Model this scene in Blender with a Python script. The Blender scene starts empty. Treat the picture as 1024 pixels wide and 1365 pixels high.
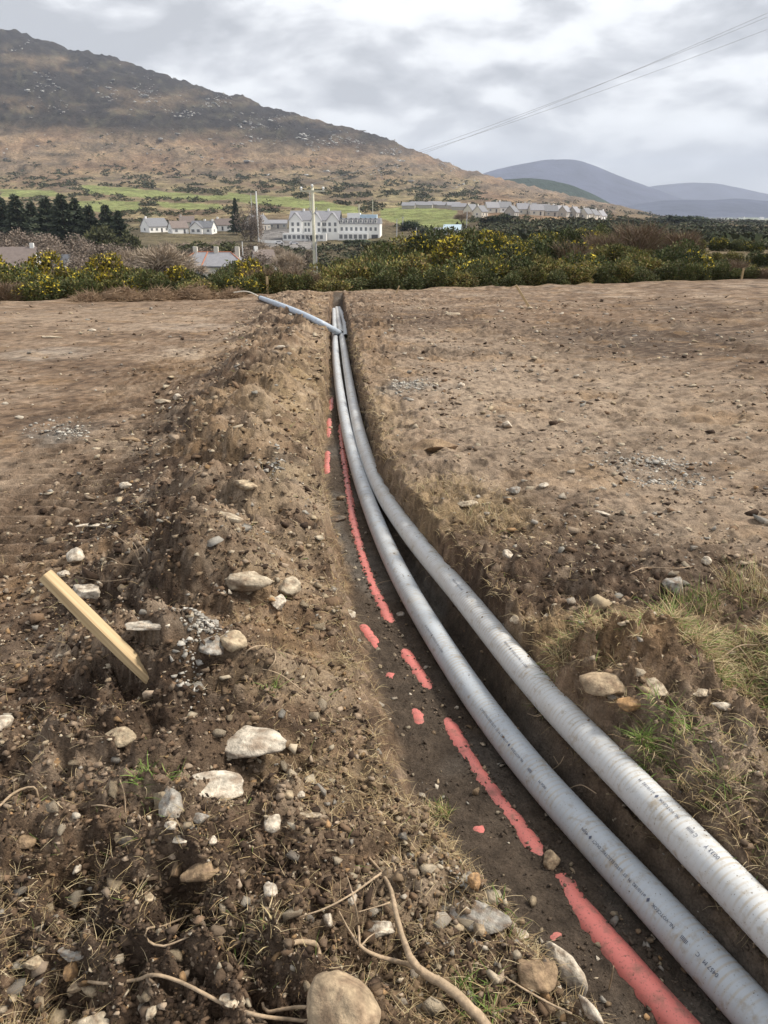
import bpy, bmesh, math, random
import numpy as np
from mathutils import Vector, Matrix

random.seed(7)
RNG = np.random.default_rng(7)
C = bpy.context.scene.collection
SC = bpy.context.scene

# ------------------------------------------------------------------ camera, sky, sun, exposure
F = 1025.0                                   # focal length in pixels of the 1024 x 1365 frame
PITCH = math.atan((682.5 - 280.0) / F)       # horizon lies at y = 280 of 1365
EYE = 1.5
cp, sp = math.cos(PITCH), math.sin(PITCH)
cam_d = bpy.data.cameras.new('camera')
cam = bpy.data.objects.new('camera', cam_d)
C.objects.link(cam)
cam.location = (0, 0, EYE)
cam.rotation_euler = (math.pi / 2 - PITCH, 0, 0)
cam_d.sensor_fit = 'VERTICAL'
cam_d.sensor_height = 36.0
cam_d.lens = 36.0 * F / 1365.0
cam_d.clip_start = 0.05
cam_d.clip_end = 40000
SC.camera = cam

SUN_EL, SUN_AZ = math.radians(48), math.radians(80)   # azimuth clockwise from +Y
w = bpy.data.worlds.new('World'); SC.world = w; w.use_nodes = True
nt = w.node_tree; nt.nodes.clear()
def N(t, **k):
    n = nt.nodes.new(t)
    for a, b in k.items(): setattr(n, a, b)
    return n
def lk(a, b): nt.links.new(a, b)
out = N('ShaderNodeOutputWorld'); bg = N('ShaderNodeBackground')
sky = N('ShaderNodeTexSky'); sky.sky_type = 'NISHITA'; sky.sun_disc = False
sky.sun_elevation = SUN_EL; sky.sun_rotation = SUN_AZ
skyS = N('ShaderNodeMix', data_type='RGBA', blend_type='MULTIPLY'); skyS.inputs[0].default_value = 1
skyS.inputs[7].default_value = (0.1, 0.1, 0.1, 1)
lk(sky.outputs[0], skyS.inputs[6])
tc = N('ShaderNodeTexCoord'); sep = N('ShaderNodeSeparateXYZ'); lk(tc.outputs['Generated'], sep.inputs[0])
def noise(vec, scale, detail, rough, dist=0.0):
    n = N('ShaderNodeTexNoise'); lk(vec, n.inputs['Vector'])
    n.inputs['Scale'].default_value = scale; n.inputs['Detail'].default_value = detail
    n.inputs['Roughness'].default_value = rough; n.inputs['Distortion'].default_value = dist
    return n.outputs['Fac']
def mth(op, a, b, c=None):
    n = N('ShaderNodeMath', operation=op)
    for i_, v_ in enumerate((a, b, c)):
        if v_ is None: continue
        if isinstance(v_, float): n.inputs[i_].default_value = v_
        else: lk(v_, n.inputs[i_])
    return n.outputs[0]
def skyvec(up):
    m_ = N('ShaderNodeMapping'); lk(tc.outputs['Generated'], m_.inputs[0])
    m_.inputs['Location'].default_value = (5.3, 1.4, .3 + up); m_.inputs['Rotation'].default_value = (0, 0.10, 0); m_.inputs['Scale'].default_value = (1.0, 1.0, 2.6); return m_.outputs[0]
big = noise(skyvec(0), 2.1, 3, 0.5, 0.1)                         # broad banks of the cloud deck
d0 = noise(skyvec(0), 5.5, 7, 0.5, 0.25); d1 = noise(skyvec(0.055), 5.5, 7, 0.5, 0.25)
relief = mth('SUBTRACT', d0, d1)                                 # tops of the billows are the bright side
f0 = noise(skyvec(0), 16.0, 5, 0.55, 0.2)
m1 = mth('MULTIPLY_ADD', relief, 2.4, mth('MULTIPLY_ADD', big, 1.7, -0.40))
m2 = mth('MULTIPLY_ADD', f0, 0.12, m1)
rmp = N('ShaderNodeValToRGB'); lk(m2, rmp.inputs[0])
e = rmp.color_ramp.elements
e[0].position = 0.20; e[0].color = (0.24, 0.241, 0.247, 1)
e[1].position = 0.98; e[1].color = (0.53, 0.533, 0.533, 1)
x1 = e.new(0.42); x1.color = (0.33, 0.331, 0.337, 1)
x2 = e.new(0.62); x2.color = (0.462, 0.463, 0.463, 1)
# the layer thickens into an even pale veil toward the skyline, all the way round
hz = N('ShaderNodeMapRange'); lk(sep.outputs[2], hz.inputs[0])
hz.inputs[1].default_value = 0.0; hz.inputs[2].default_value = 0.10; hz.inputs[3].default_value = 0.7; hz.inputs[4].default_value = 0.0
mh = N('ShaderNodeMix', data_type='RGBA'); lk(hz.outputs[0], mh.inputs[0]); lk(rmp.outputs[0], mh.inputs[6])
mh.inputs[7].default_value = (0.43, 0.445, 0.445, 1)
mc = N('ShaderNodeMix', data_type='RGBA'); mc.inputs[0].default_value = 0.94
lk(skyS.outputs[2], mc.inputs[6]); lk(mh.outputs[2], mc.inputs[7])
lk(mc.outputs[2], bg.inputs[0]); bg.inputs[1].default_value = 1.0
lk(bg.outputs[0], out.inputs[0])

sun_d = bpy.data.lights.new('sun', 'SUN'); sun_d.energy = 2.2; sun_d.angle = math.radians(14); sun_d.color = (1.0, 0.92, 0.80)
sun = bpy.data.objects.new('sun', sun_d); C.objects.link(sun)
sdir = Vector((math.sin(SUN_AZ) * math.cos(SUN_EL), math.cos(SUN_AZ) * math.cos(SUN_EL), math.sin(SUN_EL)))
sun.rotation_euler = (-sdir).to_track_quat('-Z', 'Y').to_euler()
vs = SC.view_settings
SC.display_settings.display_device = 'sRGB'
vs.view_transform = 'Standard'; vs.look = 'None'; vs.exposure = 1.3; vs.gamma = 1.0; vs.use_curve_mapping = False
SC.cycles.max_bounces = 6; SC.cycles.diffuse_bounces = 3; SC.cycles.volume_bounces = 0
SC.cycles.use_denoising = True

# ------------------------------------------------------------------ numeric helpers
def _h(ix, iy, seed):
    h = (ix.astype(np.int64) * 374761393 + iy.astype(np.int64) * 668265263 + seed * 974634777) & 0xFFFFFFFF
    h = ((h ^ (h >> 13)) * 1274126177) & 0xFFFFFFFF
    return (h ^ (h >> 16)) & 0xFFFFFFFF
def pn(x, y, seed=0):
    x = np.asarray(x, float); y = np.asarray(y, float)
    ix = np.floor(x); iy = np.floor(y); fx = x - ix; fy = y - iy
    u = fx * fx * fx * (fx * (fx * 6 - 15) + 10); v = fy * fy * fy * (fy * (fy * 6 - 15) + 10)
    def g(dx, dy):
        a = _h(ix + dx, iy + dy, seed) * (2 * math.pi / 4294967296.0)
        return np.cos(a) * (fx - dx) + np.sin(a) * (fy - dy)
    a = g(0, 0); b = g(1, 0); c = g(0, 1); d = g(1, 1)
    return 1.5 * ((a * (1 - u) + b * u) * (1 - v) + (c * (1 - u) + d * u) * v)
def fbm(x, y, seed=0, o=4, gain=0.5):
    s = 0; a = 1.0; t = 0
    for i in range(o):
        s = s + a * pn(x * 2 ** i, y * 2 ** i, seed + i * 17); t += a; a *= gain
    return s / t
def sstep(a, b, x):
    t = np.clip((x - a) / (b - a), 0, 1); return t * t * (3 - 2 * t)

# ------------------------------------------------------------------ camera geometry -> real places
SL = -0.036                                       # the field falls away from the camera
def P3(px, py, y):
    v = (682.5 - py) / F; e = (v * cp - sp) / (cp + v * sp)
    z = EYE + y * e; dep = y * cp - (z - EYE) * sp
    return np.array([(px - 512) / F * dep, y, z])
def plane_pt(px, py, dz=0.0):
    v = (682.5 - py) / F
    r = np.array([(px - 512) / F, cp + v * sp, -sp + v * cp])
    t = (dz - EYE) / (r[2] - SL * r[1])
    return np.array([0, 0, EYE]) + t * r

# ------------------------------------------------------------------ the field with its trench and spoil bank
XL = np.array([(-2, 1.35), (0.3, .74), (0.7, .56), (1.0, .44), (1.2, .36), (1.31, .29), (1.48, .20), (1.64, .11), (1.83, .02), (2.24, -.08), (2.83, -.18), (3.72, -.28),
               (4.52, -.41), (6.2, -.60), (8.5, -.72), (13, -.98), (18, -1.28), (24, -1.62), (60, -3.6)])
XR = np.array([(-2, 2.2), (0.3, 1.42), (0.7, 1.24), (1.0, 1.16), (1.43, 1.01), (1.73, .88), (1.93, .78), (2.26, .65), (2.63, .54), (3.55, .36), (4.11, .25), (5.63, .09),
               (6.67, -.06), (8.13, -.18), (10.3, -.34), (14, -.57), (18, -.86), (24, -1.2), (60, -3.2)])
FLOOR = -0.34
_AX = np.array([plane_pt(a, b, c)[[1, 0]] for a, b, c in [(1130, 1344, -.10), (1024, 1230, -.10), (900, 1104, -.10), (830, 1032, -.10), (762, 965, -.11), (690, 885, -.12), (617, 795, -.15), (547, 712, -.19), (504, 645, -.23), (479, 575, -.25)]])
for _i in range(len(XR)):
    if 0.9 < XR[_i, 0] < 6.5: XR[_i, 1] = (np.interp(XR[_i, 0], _AX[::-1, 0] if _AX[0, 0] > _AX[-1, 0] else _AX[:, 0], _AX[::-1, 1] if _AX[0, 0] > _AX[-1, 0] else _AX[:, 1]) + 0.062)
def xl(y): return np.interp(y, XL[:, 0], XL[:, 1]) + 0.045 * pn(y * 2.1, y * 0 + 3.3, 5) + 0.030 * pn(y * 6.5, y * 0 + 1.3, 6)
def xr(y): return np.interp(y, XR[:, 0], XR[:, 1]) + 0.02 * pn(y * 2.4, y * 0 + 7.3, 8) + 0.020 * pn(y * 7.5, y * 0 + 4.3, 9)
def yedge(x): return 24.9 + 0.5 * (x + 1.5)

def billow(x, y, s, seed):
    return 1 - np.abs(pn(x / s, y / s, seed)) * 2.0
MOUNDS = [(1.25, .7, .45), (2.0, .8, .40), (2.75, 1.0, .38), (3.75, 1.0, .50), (4.95, .9, .55), (6.1, 1.0, .55), (7.3, .9, .6), (8.8, 1.0, .7), (10.6, .9, .8), (12.6, 1.0, .9), (15, .9, 1.1), (18, 1.0, 1.3), (21, .8, 1.3)]
def worley(x, y, s, seed, jit=.9):
    """per-cell random height and distance to the cell border: broken clods"""
    x = x / s; y = y / s; ix = np.floor(x); iy = np.floor(y)
    d1 = np.full(x.shape, 9.0); d2 = np.full(x.shape, 9.0); hh = np.zeros(x.shape)
    for dx in (-1, 0, 1):
        for dy in (-1, 0, 1):
            cx = ix + dx; cy = iy + dy; a = _h(cx, cy, seed); b = _h(cx, cy, seed + 1)
            px_ = cx + .5 + jit * ((a & 1023) / 1023.0 - .5); py_ = cy + .5 + jit * ((b & 1023) / 1023.0 - .5)
            d = (x - px_) ** 2 + (y - py_) ** 2; h = ((a >> 12) & 1023) / 1023.0
            n = d < d1; d2 = np.where(n, d1, np.minimum(d2, d)); hh = np.where(n, h, hh); d1 = np.where(n, d, d1)
    return hh, np.sqrt(d2) - np.sqrt(d1), np.sqrt(d1)
def gz(x, y, micro=True):
    x = np.asarray(x, float); y = np.asarray(y, float)
    L = xl(y); R = xr(y)
    z = SL * y + 0.05 * fbm(x / 3.5, y / 3.5, 31, 3)
    ul = L - x; ur = x - R
    fade = 1 - sstep(22.5, 25.0, y)
    # spoil bank
    near = 1 - sstep(1.2, 2.6, y)
    wid = 0.98 + 0.035 * y + 0.55 * near + 0.16 * pn(y / 1.3, y * 0 + 9.1, 41)
    hb = (0.275 + 0.07 * pn(y / 0.95, y * 0 + 2.2, 42) - 0.09 * near) * (1 - 0.55 * sstep(6, 16, y))
    ys = y - 0.35 * ul + 0.12 * pn(x / .5, y / .5, 40)          # tipped bucket loads lie across the bank
    rd = np.zeros(y.shape)
    for yk, ak, wk in MOUNDS: rd = np.maximum(rd, ak * np.where(ys > yk, np.exp(-((ys - yk) / (wk * 1.15)) ** 2), np.exp(-((ys - yk) / (wk * .95)) ** 2)))
    hb = hb * (.48 + .85 * rd)
    q = np.clip(ul / wid, 0, 1.6)
    prof = np.where(q < 0.45, 0.30 + 0.70 * sstep(0, 0.42, q), 1 - sstep(0.42, 1.30, q))
    bm_ = np.where(ul > 0, prof, 0.0) * fade
    z = z + hb * bm_
    lump = fbm(x / 0.55, y / 0.6, 43, 3)
    wh, we, wd_ = worley(x + .25 * pn(x / .4, y / .4, 48), y + .25 * pn(x / .4, y / .4, 49), 0.85, 46)
    z = z + bm_ * (0.13 * lump + (0.06 + 0.12 * wh) * np.clip(1 - (wd_ / .62) ** 2, 0, 1) ** 1.3 * (1 - .6 * near) - .07)
    # right-hand bank: turf still standing close to the camera
    sod = np.where(ur > 0, sstep(0.0, 0.12, ur), 0) * sstep(0.9, 1.6, y) * (1 - sstep(2.5, 2.95, y))
    z = z + sod * (0.07 + 0.05 * fbm(x / .5, y / .5, 44, 3))
    heap = np.exp(-(((x - 0.93) / 0.20) ** 2 + ((y - 2.42) / 0.16) ** 2))
    z = z + 0.15 * heap
    lipR = np.where(ur > 0, np.exp(-(ur / 0.45) ** 2), 0) * fade
    z = z + lipR * 0.05 * fbm(x / .4, y / .4, 45, 3)
    # far edge of the field
    de = y - yedge(x)
    z = z - np.where(de > 0, 0.10 * de, 0)
    z = z + 0.10 * np.exp(-(de / 0.7) ** 2) * (0.4 + fbm(x / 1.3, y / 1.3, 47, 2))
    if micro:
        zr = z - SL * y; x0_, y0_ = x, y; x = x + .8 * zr; y = y + 1.3 * zr      # let the grain run down steep faces too
        roughL = np.clip(bm_ * 1.3, 0, 1)
        rough = 0.28 + 0.72 * roughL + 0.55 * lipR + 0.6 * sod + 0.30 * near
        churn = np.clip(fbm(x / 1.6, y / 1.6, 51, 3) * 1.6 + 0.15, 0, 1)
        rough = rough + 0.38 * churn * (ur > 0) + 0.25 * churn * (ul > 1.4)
        rough = rough + 0.45 * np.where(ur > 0, 1, 0) * np.exp(-((y - 3.0) / 0.55) ** 2) + 0.9 * sstep(8, 12, y) * churn * (ur > 0) + .3 * sstep(9, 14, y) * churn
        rough = np.clip(rough, 0, 1.35)
        sy = 1.0
        fd = lambda s_: np.clip(1.7 - .0056 * y0_ * 2.0 / s_, 0, 1)      # no grain finer than the sheet can carry
        m = 0.050 * (billow(x, y * sy, 0.24, 61) - .55) * fd(.24) + 0.030 * (billow(x, y, 0.105, 62) - .55) * fd(.105) + 0.016 * (billow(x, y, 0.05, 63) - .55) * fd(.05) + 0.007 * pn(x / .022, y / .022, 64) * fd(.03)
        m = m + 0.03 * fbm(x / .4, y / .3, 65, 2)
        jx, jy = .03 * pn(x / .06, y / .06, 91), .03 * pn(x / .06, y / .06, 92)
        for s_, am, sd_ in ((.42, .045, 96), (.19, .060, 93), (.085, .040, 94), (.04, .019, 95)):
            h_, e_, d_ = worley(x + jx, y + jy, s_, sd_)
            m = m + fd(s_) * am * ((h_ - .45) * np.clip(e_ * 3.5, 0, 1) ** .6)
        far = 1 + 0.2 * sstep(4, 14, y)
        tr_ = np.exp(-(((ul - 1.68 - 0.03 * (y - 4)) / 0.50) ** 2) ** 2) * sstep(2.6, 3.6, y) * (1 - sstep(9, 14, y))
        trk = np.where(ul > 1.2, sstep(1.15, 1.5, ul), 0) * sstep(2.2, 3.2, y)
        z = z + rough * m * far * (1 - .55 * trk) * (1 - .75 * np.clip(tr_, 0, 1))
        x, y = x0_, y0_
        # crawler tread prints on the left-hand haul track
        tr = np.exp(-(((ul - 1.68 - 0.03 * (y - 4)) / 0.50) ** 2) ** 2)
        tr = 1.25 * tr * sstep(2.6, 3.6, y) * (1 - sstep(9, 14, y)) * np.clip(0.9 + pn(x / .7, y / .9, 66), 0, 1)
        ph = (y + 0.12 * x + 0.05 * pn(x / .3, y / .3, 67)) / 0.135
        z = z + tr * (0.030 * np.clip(np.sin(ph * 2 * math.pi) * 1.5, -1, 1) - 0.02)
    # trench
    ins = (x > L) & (x < R)
    t = np.clip((x - L) / (R - L), 0, 1)
    lw = 0.24 - 0.12 * sstep(3.0, 4.6, y); rw = 0.15
    lf = .45 * (1 - sstep(3.2, 5.5, y)); rw2 = rw * (1 - sstep(3.2, 5.5, y)) 
    d = sstep(0, lw, t) * np.where(y < 5.5, (1 - lf * sstep(.83, .90, t)) * (1 - sstep(.955 - .10 * sstep(3.2, 5.5, y), 1, t)), 1 - sstep(1 - rw, 1, t))
    fl = SL * y + FLOOR + 0.008 * fbm(x / .25, y / .25, 71, 3) + (0.0065 * pn(x / .03, y / .03, 72) + .003 * pn(x / .012, y / .014, 73) if micro else 0)
    z = np.where(ins, z * (1 - d * fade) + fl * d * fade, z)
    return z
def hit(px, py, t0=1.2, t1=45.0):
    v = (682.5 - py) / F
    r = np.array([(px - 512) / F, cp + v * sp, -sp + v * cp])
    ts = np.exp(np.linspace(math.log(t0), math.log(t1), 900))
    P = ts[:, None] * r[None, :]; P[:, 2] += EYE
    g = gz(P[:, 0], P[:, 1])
    k = np.argmax(P[:, 2] < g)
    return P[k], ts[k]

# ------------------------------------------------------------------ object helpers
def tagit(o, label=None, cat=None, group=None, kind=None):
    if label: o['label'] = label
    if cat: o['category'] = cat
    if group: o['group'] = group
    if kind: o['kind'] = kind
    return o
def mesh(name, V, Fc, cols=None, smooth=False, attrs=None):
    me = bpy.data.meshes.new(name)
    V = np.asarray(V, np.float32)
    if isinstance(Fc, np.ndarray):
        nf, k = Fc.shape
        me.vertices.add(len(V)); me.vertices.foreach_set('co', V.ravel())
        me.loops.add(nf * k); me.loops.foreach_set('vertex_index', Fc.astype(np.int32).ravel())
        me.polygons.add(nf); me.polygons.foreach_set('loop_start', np.arange(0, nf * k, k, dtype=np.int32))
        me.polygons.foreach_set('loop_total', np.full(nf, k, np.int32))
        me.update(calc_edges=True)
    else:
        me.from_pydata([tuple(v) for v in V], [], [tuple(f) for f in Fc]); me.update()
    if cols is not None:
        a = me.color_attributes.new('col', 'FLOAT_COLOR', 'POINT')
        c4 = np.ones((len(V), 4), np.float32); c4[:, :3] = cols
        a.data.foreach_set('color', c4.ravel())
    for k_, vals in (attrs or {}).items():
        a = me.attributes.new(k_, 'FLOAT', 'POINT'); a.data.foreach_set('value', np.asarray(vals, np.float32))
    if smooth: me.polygons.foreach_set('use_smooth', np.ones(len(me.polygons), bool))
    return me
def put(name, me, mat, parent=None, loc=(0, 0, 0), rot=(0, 0, 0), sc=(1, 1, 1), **k):
    o = bpy.data.objects.new(name, me); C.objects.link(o)
    if mat is not None and len(me.materials) == 0: me.materials.append(mat)
    o.location = tuple(float(a) for a in loc); o.rotation_euler = rot
    o.scale = sc if hasattr(sc, '__len__') else (sc, sc, sc)
    if parent: o.parent = parent
    return tagit(o, **k)
def empty(name, loc, rz=0.0, **k):
    o = bpy.data.objects.new(name, None); C.objects.link(o); o.location = tuple(float(a) for a in loc); o.rotation_euler = (0, 0, rz)
    o.empty_display_size = 0.1
    return tagit(o, **k)
def boxv(x0, x1, y0, y1, z0, z1):
    V = [(x0, y0, z0), (x1, y0, z0), (x1, y1, z0), (x0, y1, z0), (x0, y0, z1), (x1, y0, z1), (x1, y1, z1), (x0, y1, z1)]
    Fq = [(0, 3, 2, 1), (4, 5, 6, 7), (0, 1, 5, 4), (1, 2, 6, 5), (2, 3, 7, 6), (3, 0, 4, 7)]
    return V, Fq
def boxm(name, *a): return mesh(name, *boxv(*a))
def catmull(P, step):
    P = np.asarray(P, float); Q = np.vstack([2 * P[0] - P[1], P, 2 * P[-1] - P[-2]]); out_ = []
    for i in range(1, len(Q) - 2):
        n = max(2, int(np.linalg.norm(Q[i + 1] - Q[i]) / step))
        t = np.linspace(0, 1, n, endpoint=False)[:, None]
        a, b, c, d = Q[i - 1], Q[i], Q[i + 1], Q[i + 2]
        out_.append(0.5 * (2 * b + (c - a) * t + (2 * a - 5 * b + 4 * c - d) * t ** 2 + (3 * b - a - 3 * c + d) * t ** 3))
    out_.append(P[-1:]); return np.vstack(out_)
def frames(P):
    T = np.gradient(P, axis=0); T /= np.linalg.norm(T, axis=1)[:, None] + 1e-12
    S = np.cross(T, np.array([0, 0, 1.0])); ln = np.linalg.norm(S, axis=1)[:, None]
    S = np.where(ln > 1e-3, S / np.maximum(ln, 1e-6), np.array([1.0, 0, 0])); U = np.cross(S, T)
    return T, S, U
def tube(P, rad, k=8, cap=True):
    P = np.asarray(P, float); n = len(P); rad = np.broadcast_to(np.asarray(rad, float), (n,))
    T, S, U = frames(P)
    a = np.linspace(0, 2 * math.pi, k, endpoint=False)
    V = P[:, None, :] + rad[:, None, None] * (np.cos(a)[None, :, None] * S[:, None, :] + np.sin(a)[None, :, None] * U[:, None, :])
    V = V.reshape(-1, 3)
    i = np.arange(n - 1)[:, None] * k; j = np.arange(k)[None, :]; j2 = (j + 1) % k
    Fq = np.stack([i + j, i + j2, i + k + j2, i + k + j], -1).reshape(-1, 4)
    return V, Fq
def merge(parts):
    Vs, Fs, o = [], [], 0
    for V, Fq in parts:
        V = np.asarray(V, float); Vs.append(V); Fs += [tuple(int(i) + o for i in f) for f in Fq]; o += len(V)
    return np.vstack(Vs), Fs

# ------------------------------------------------------------------ materials
def mat(name, col=(.5, .5, .5), rough=0.9, attr=None, nscale=None, namp=0.25, bump=None, spec=0.25, nscale2=None, extra=None, trans=0.0):
    m = bpy.data.materials.new(name); m.use_nodes = True
    t = m.node_tree; b = t.nodes['Principled BSDF']
    b.inputs['Roughness'].default_value = rough; b.inputs['Specular IOR Level'].default_value = spec
    src = None
    if attr:
        a = t.nodes.new('ShaderNodeVertexColor'); a.layer_name = attr; src = a.outputs[0]
    co = t.nodes.new('ShaderNodeTexCoord').outputs['Object']
    def ns(sc, det=5, rg=0.6):
        n = t.nodes.new('ShaderNodeTexNoise'); t.links.new(co, n.inputs['Vector'])
        n.inputs['Scale'].default_value = sc; n.inputs['Detail'].default_value = det; n.inputs['Roughness'].default_value = rg
        return n.outputs['Fac']
    if nscale:
        scl = [nscale] + ([nscale2] if nscale2 else [])
        for s in scl:
            r = t.nodes.new('ShaderNodeMapRange'); t.links.new(ns(s), r.inputs[0])
            r.inputs[1].default_value = 0.25; r.inputs[2].default_value = 0.75
            r.inputs[3].default_value = 1 - namp; r.inputs[4].default_value = 1 + namp
            x = t.nodes.new('ShaderNodeVectorMath'); x.operation = 'SCALE'
            if src is None: x.inputs[0].default_value = col
            else: t.links.new(src, x.inputs[0])
            t.links.new(r.outputs[0], x.inputs['Scale']); src = x.outputs[0]
    if src is None: b.inputs['Base Color'].default_value = (*col, 1)
    else: t.links.new(src, b.inputs['Base Color'])
    if bump:
        prev = None
        for s, st, ds in bump:
            bp = t.nodes.new('ShaderNodeBump'); bp.inputs['Strength'].default_value = st; bp.inputs['Distance'].default_value = ds
            t.links.new(ns(s, 6, 0.65), bp.inputs['Height'])
            if prev: t.links.new(prev, bp.inputs['Normal'])
            prev = bp.outputs[0]
        t.links.new(prev, b.inputs['Normal'])
    if trans:
        b.inputs['Transmission Weight'].default_value = trans
    return m
M = {}
M['soil'] = mat('soil', attr='col', rough=0.92, nscale=14, nscale2=130, namp=0.42, bump=[(45, .9, .025), (190, .8, .007)], spec=0.2)
M['crumb'] = mat('soil_crumb', attr='col', rough=0.95, nscale=60, namp=0.25, bump=[(120, .5, .006)], spec=0.15)
M['stone'] = mat('stone', attr='col', rough=0.8, nscale=20, nscale2=85, namp=0.33, bump=[(28, .7, .014), (120, .6, .004)], spec=0.3)
M['straw'] = mat('straw', attr='col', rough=0.8, spec=0.2)
M['leaf'] = mat('gorse_foliage', attr='col', rough=0.75, spec=0.25)
M['land'] = mat('land', attr='col', rough=0.95, nscale=0.035, nscale2=0.22, namp=0.48, bump=[(0.03, .9, 14.0), (0.2, .8, 3.0)], spec=0.1)
M['mount'] = mat('mountain', attr='col', rough=1.0, nscale=0.004, namp=0.3, bump=[(0.003, .8, 60.0)], spec=0.05)
M['rock_far'] = mat('hillside_rock', (0.36, 0.355, 0.34), nscale=0.3, namp=0.3)
M['bark'] = mat('bark', (0.16, 0.115, 0.08), nscale=20, namp=0.4, bump=[(60, .5, .01)])
M['twig'] = mat('dry_twig', (0.36, 0.27, 0.18), rough=0.75, nscale=25, nscale2=120, namp=0.3, bump=[(90, .4, .004)])
M['white_wall'] = mat('white_render', (0.84, 0.83, 0.80), nscale=0.6, namp=0.06)
M['cream_wall'] = mat('cream_render', (0.62, 0.58, 0.50), nscale=0.6, namp=0.08)
M['stone_wall'] = mat('grey_render', (0.42, 0.39, 0.35), nscale=0.8, namp=0.12)
M['slate'] = mat('slate', (0.17, 0.175, 0.19), rough=0.6, nscale=1.5, namp=0.2)
M['slate_pale'] = mat('pale_slate', (0.25, 0.25, 0.27), rough=0.6, nscale=1.5, namp=0.15)
M['slate_brown'] = mat('brown_tile', (0.19, 0.155, 0.14), rough=0.7, nscale=1.5, namp=0.2)
M['ridge'] = mat('terracotta_ridge', (0.42, 0.17, 0.10), nscale=3, namp=0.2)
M['glass'] = mat('window_glass', (0.19, 0.20, 0.21), rough=0.2, spec=0.5)
M['door'] = mat('painted_door', (0.10, 0.10, 0.11), rough=0.5)
M['frame'] = mat('window_frame_paint', (0.7, 0.7, 0.68), rough=0.5)
M['bluebox'] = mat('pale_blue_sheet', (0.48, 0.60, 0.68), rough=0.5, nscale=0.6, namp=0.08)
M['pole'] = mat('weathered_pole', (0.55, 0.53, 0.42), rough=0.85, nscale=3, nscale2=30, namp=0.2, bump=[(40, .4, .01)])
M['metal'] = mat('galvanised_metal', (0.45, 0.45, 0.46), rough=0.45, nscale=8, namp=0.1)
M['porcelain'] = mat('porcelain', (0.78, 0.78, 0.76), rough=0.25, spec=0.5)
M['wire'] = mat('wire', (0.42, 0.42, 0.43), rough=0.5)
M['asphalt'] = mat('asphalt', (0.12, 0.12, 0.12), nscale=0.5, namp=0.15)
M['black'] = mat('black_rubber', (0.02, 0.02, 0.022), rough=0.6, nscale=60, namp=0.3)
M['rope'] = mat('draw_rope', (0.62, 0.58, 0.50), rough=0.8)
M['ink'] = mat('printed_ink', (0.10, 0.11, 0.15), rough=0.6)
M['paint'] = mat('car_paint', (0.6, 0.6, 0.62), rough=0.3, spec=0.5)

def wood_mat():
    m = bpy.data.materials.new('sawn_timber'); m.use_nodes = True; t = m.node_tree; b = t.nodes['Principled BSDF']
    co = t.nodes.new('ShaderNodeTexCoord'); mpn = t.nodes.new('ShaderNodeMapping'); t.links.new(co.outputs['Object'], mpn.inputs[0])
    mpn.inputs['Scale'].default_value = (55, 55, 3.0)
    n = t.nodes.new('ShaderNodeTexNoise'); t.links.new(mpn.outputs[0], n.inputs['Vector']); n.inputs['Detail'].default_value = 6; n.inputs['Scale'].default_value = 1.6
    r = t.nodes.new('ShaderNodeValToRGB'); t.links.new(n.outputs['Fac'], r.inputs[0])
    r.color_ramp.elements[0].position = 0.3; r.color_ramp.elements[0].color = (0.33, 0.225, 0.115, 1)
    r.color_ramp.elements[1].position = 0.7; r.color_ramp.elements[1].color = (0.52, 0.395, 0.225, 1)
    t.links.new(r.outputs[0], b.inputs['Base Color']); b.inputs['Roughness'].default_value = 0.75
    bp = t.nodes.new('ShaderNodeBump'); bp.inputs['Strength'].default_value = 0.35; bp.inputs['Distance'].default_value = 0.003
    t.links.new(n.outputs['Fac'], bp.inputs['Height']); t.links.new(bp.outputs[0], b.inputs['Normal'])
    return m
M['wood'] = wood_mat()

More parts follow.
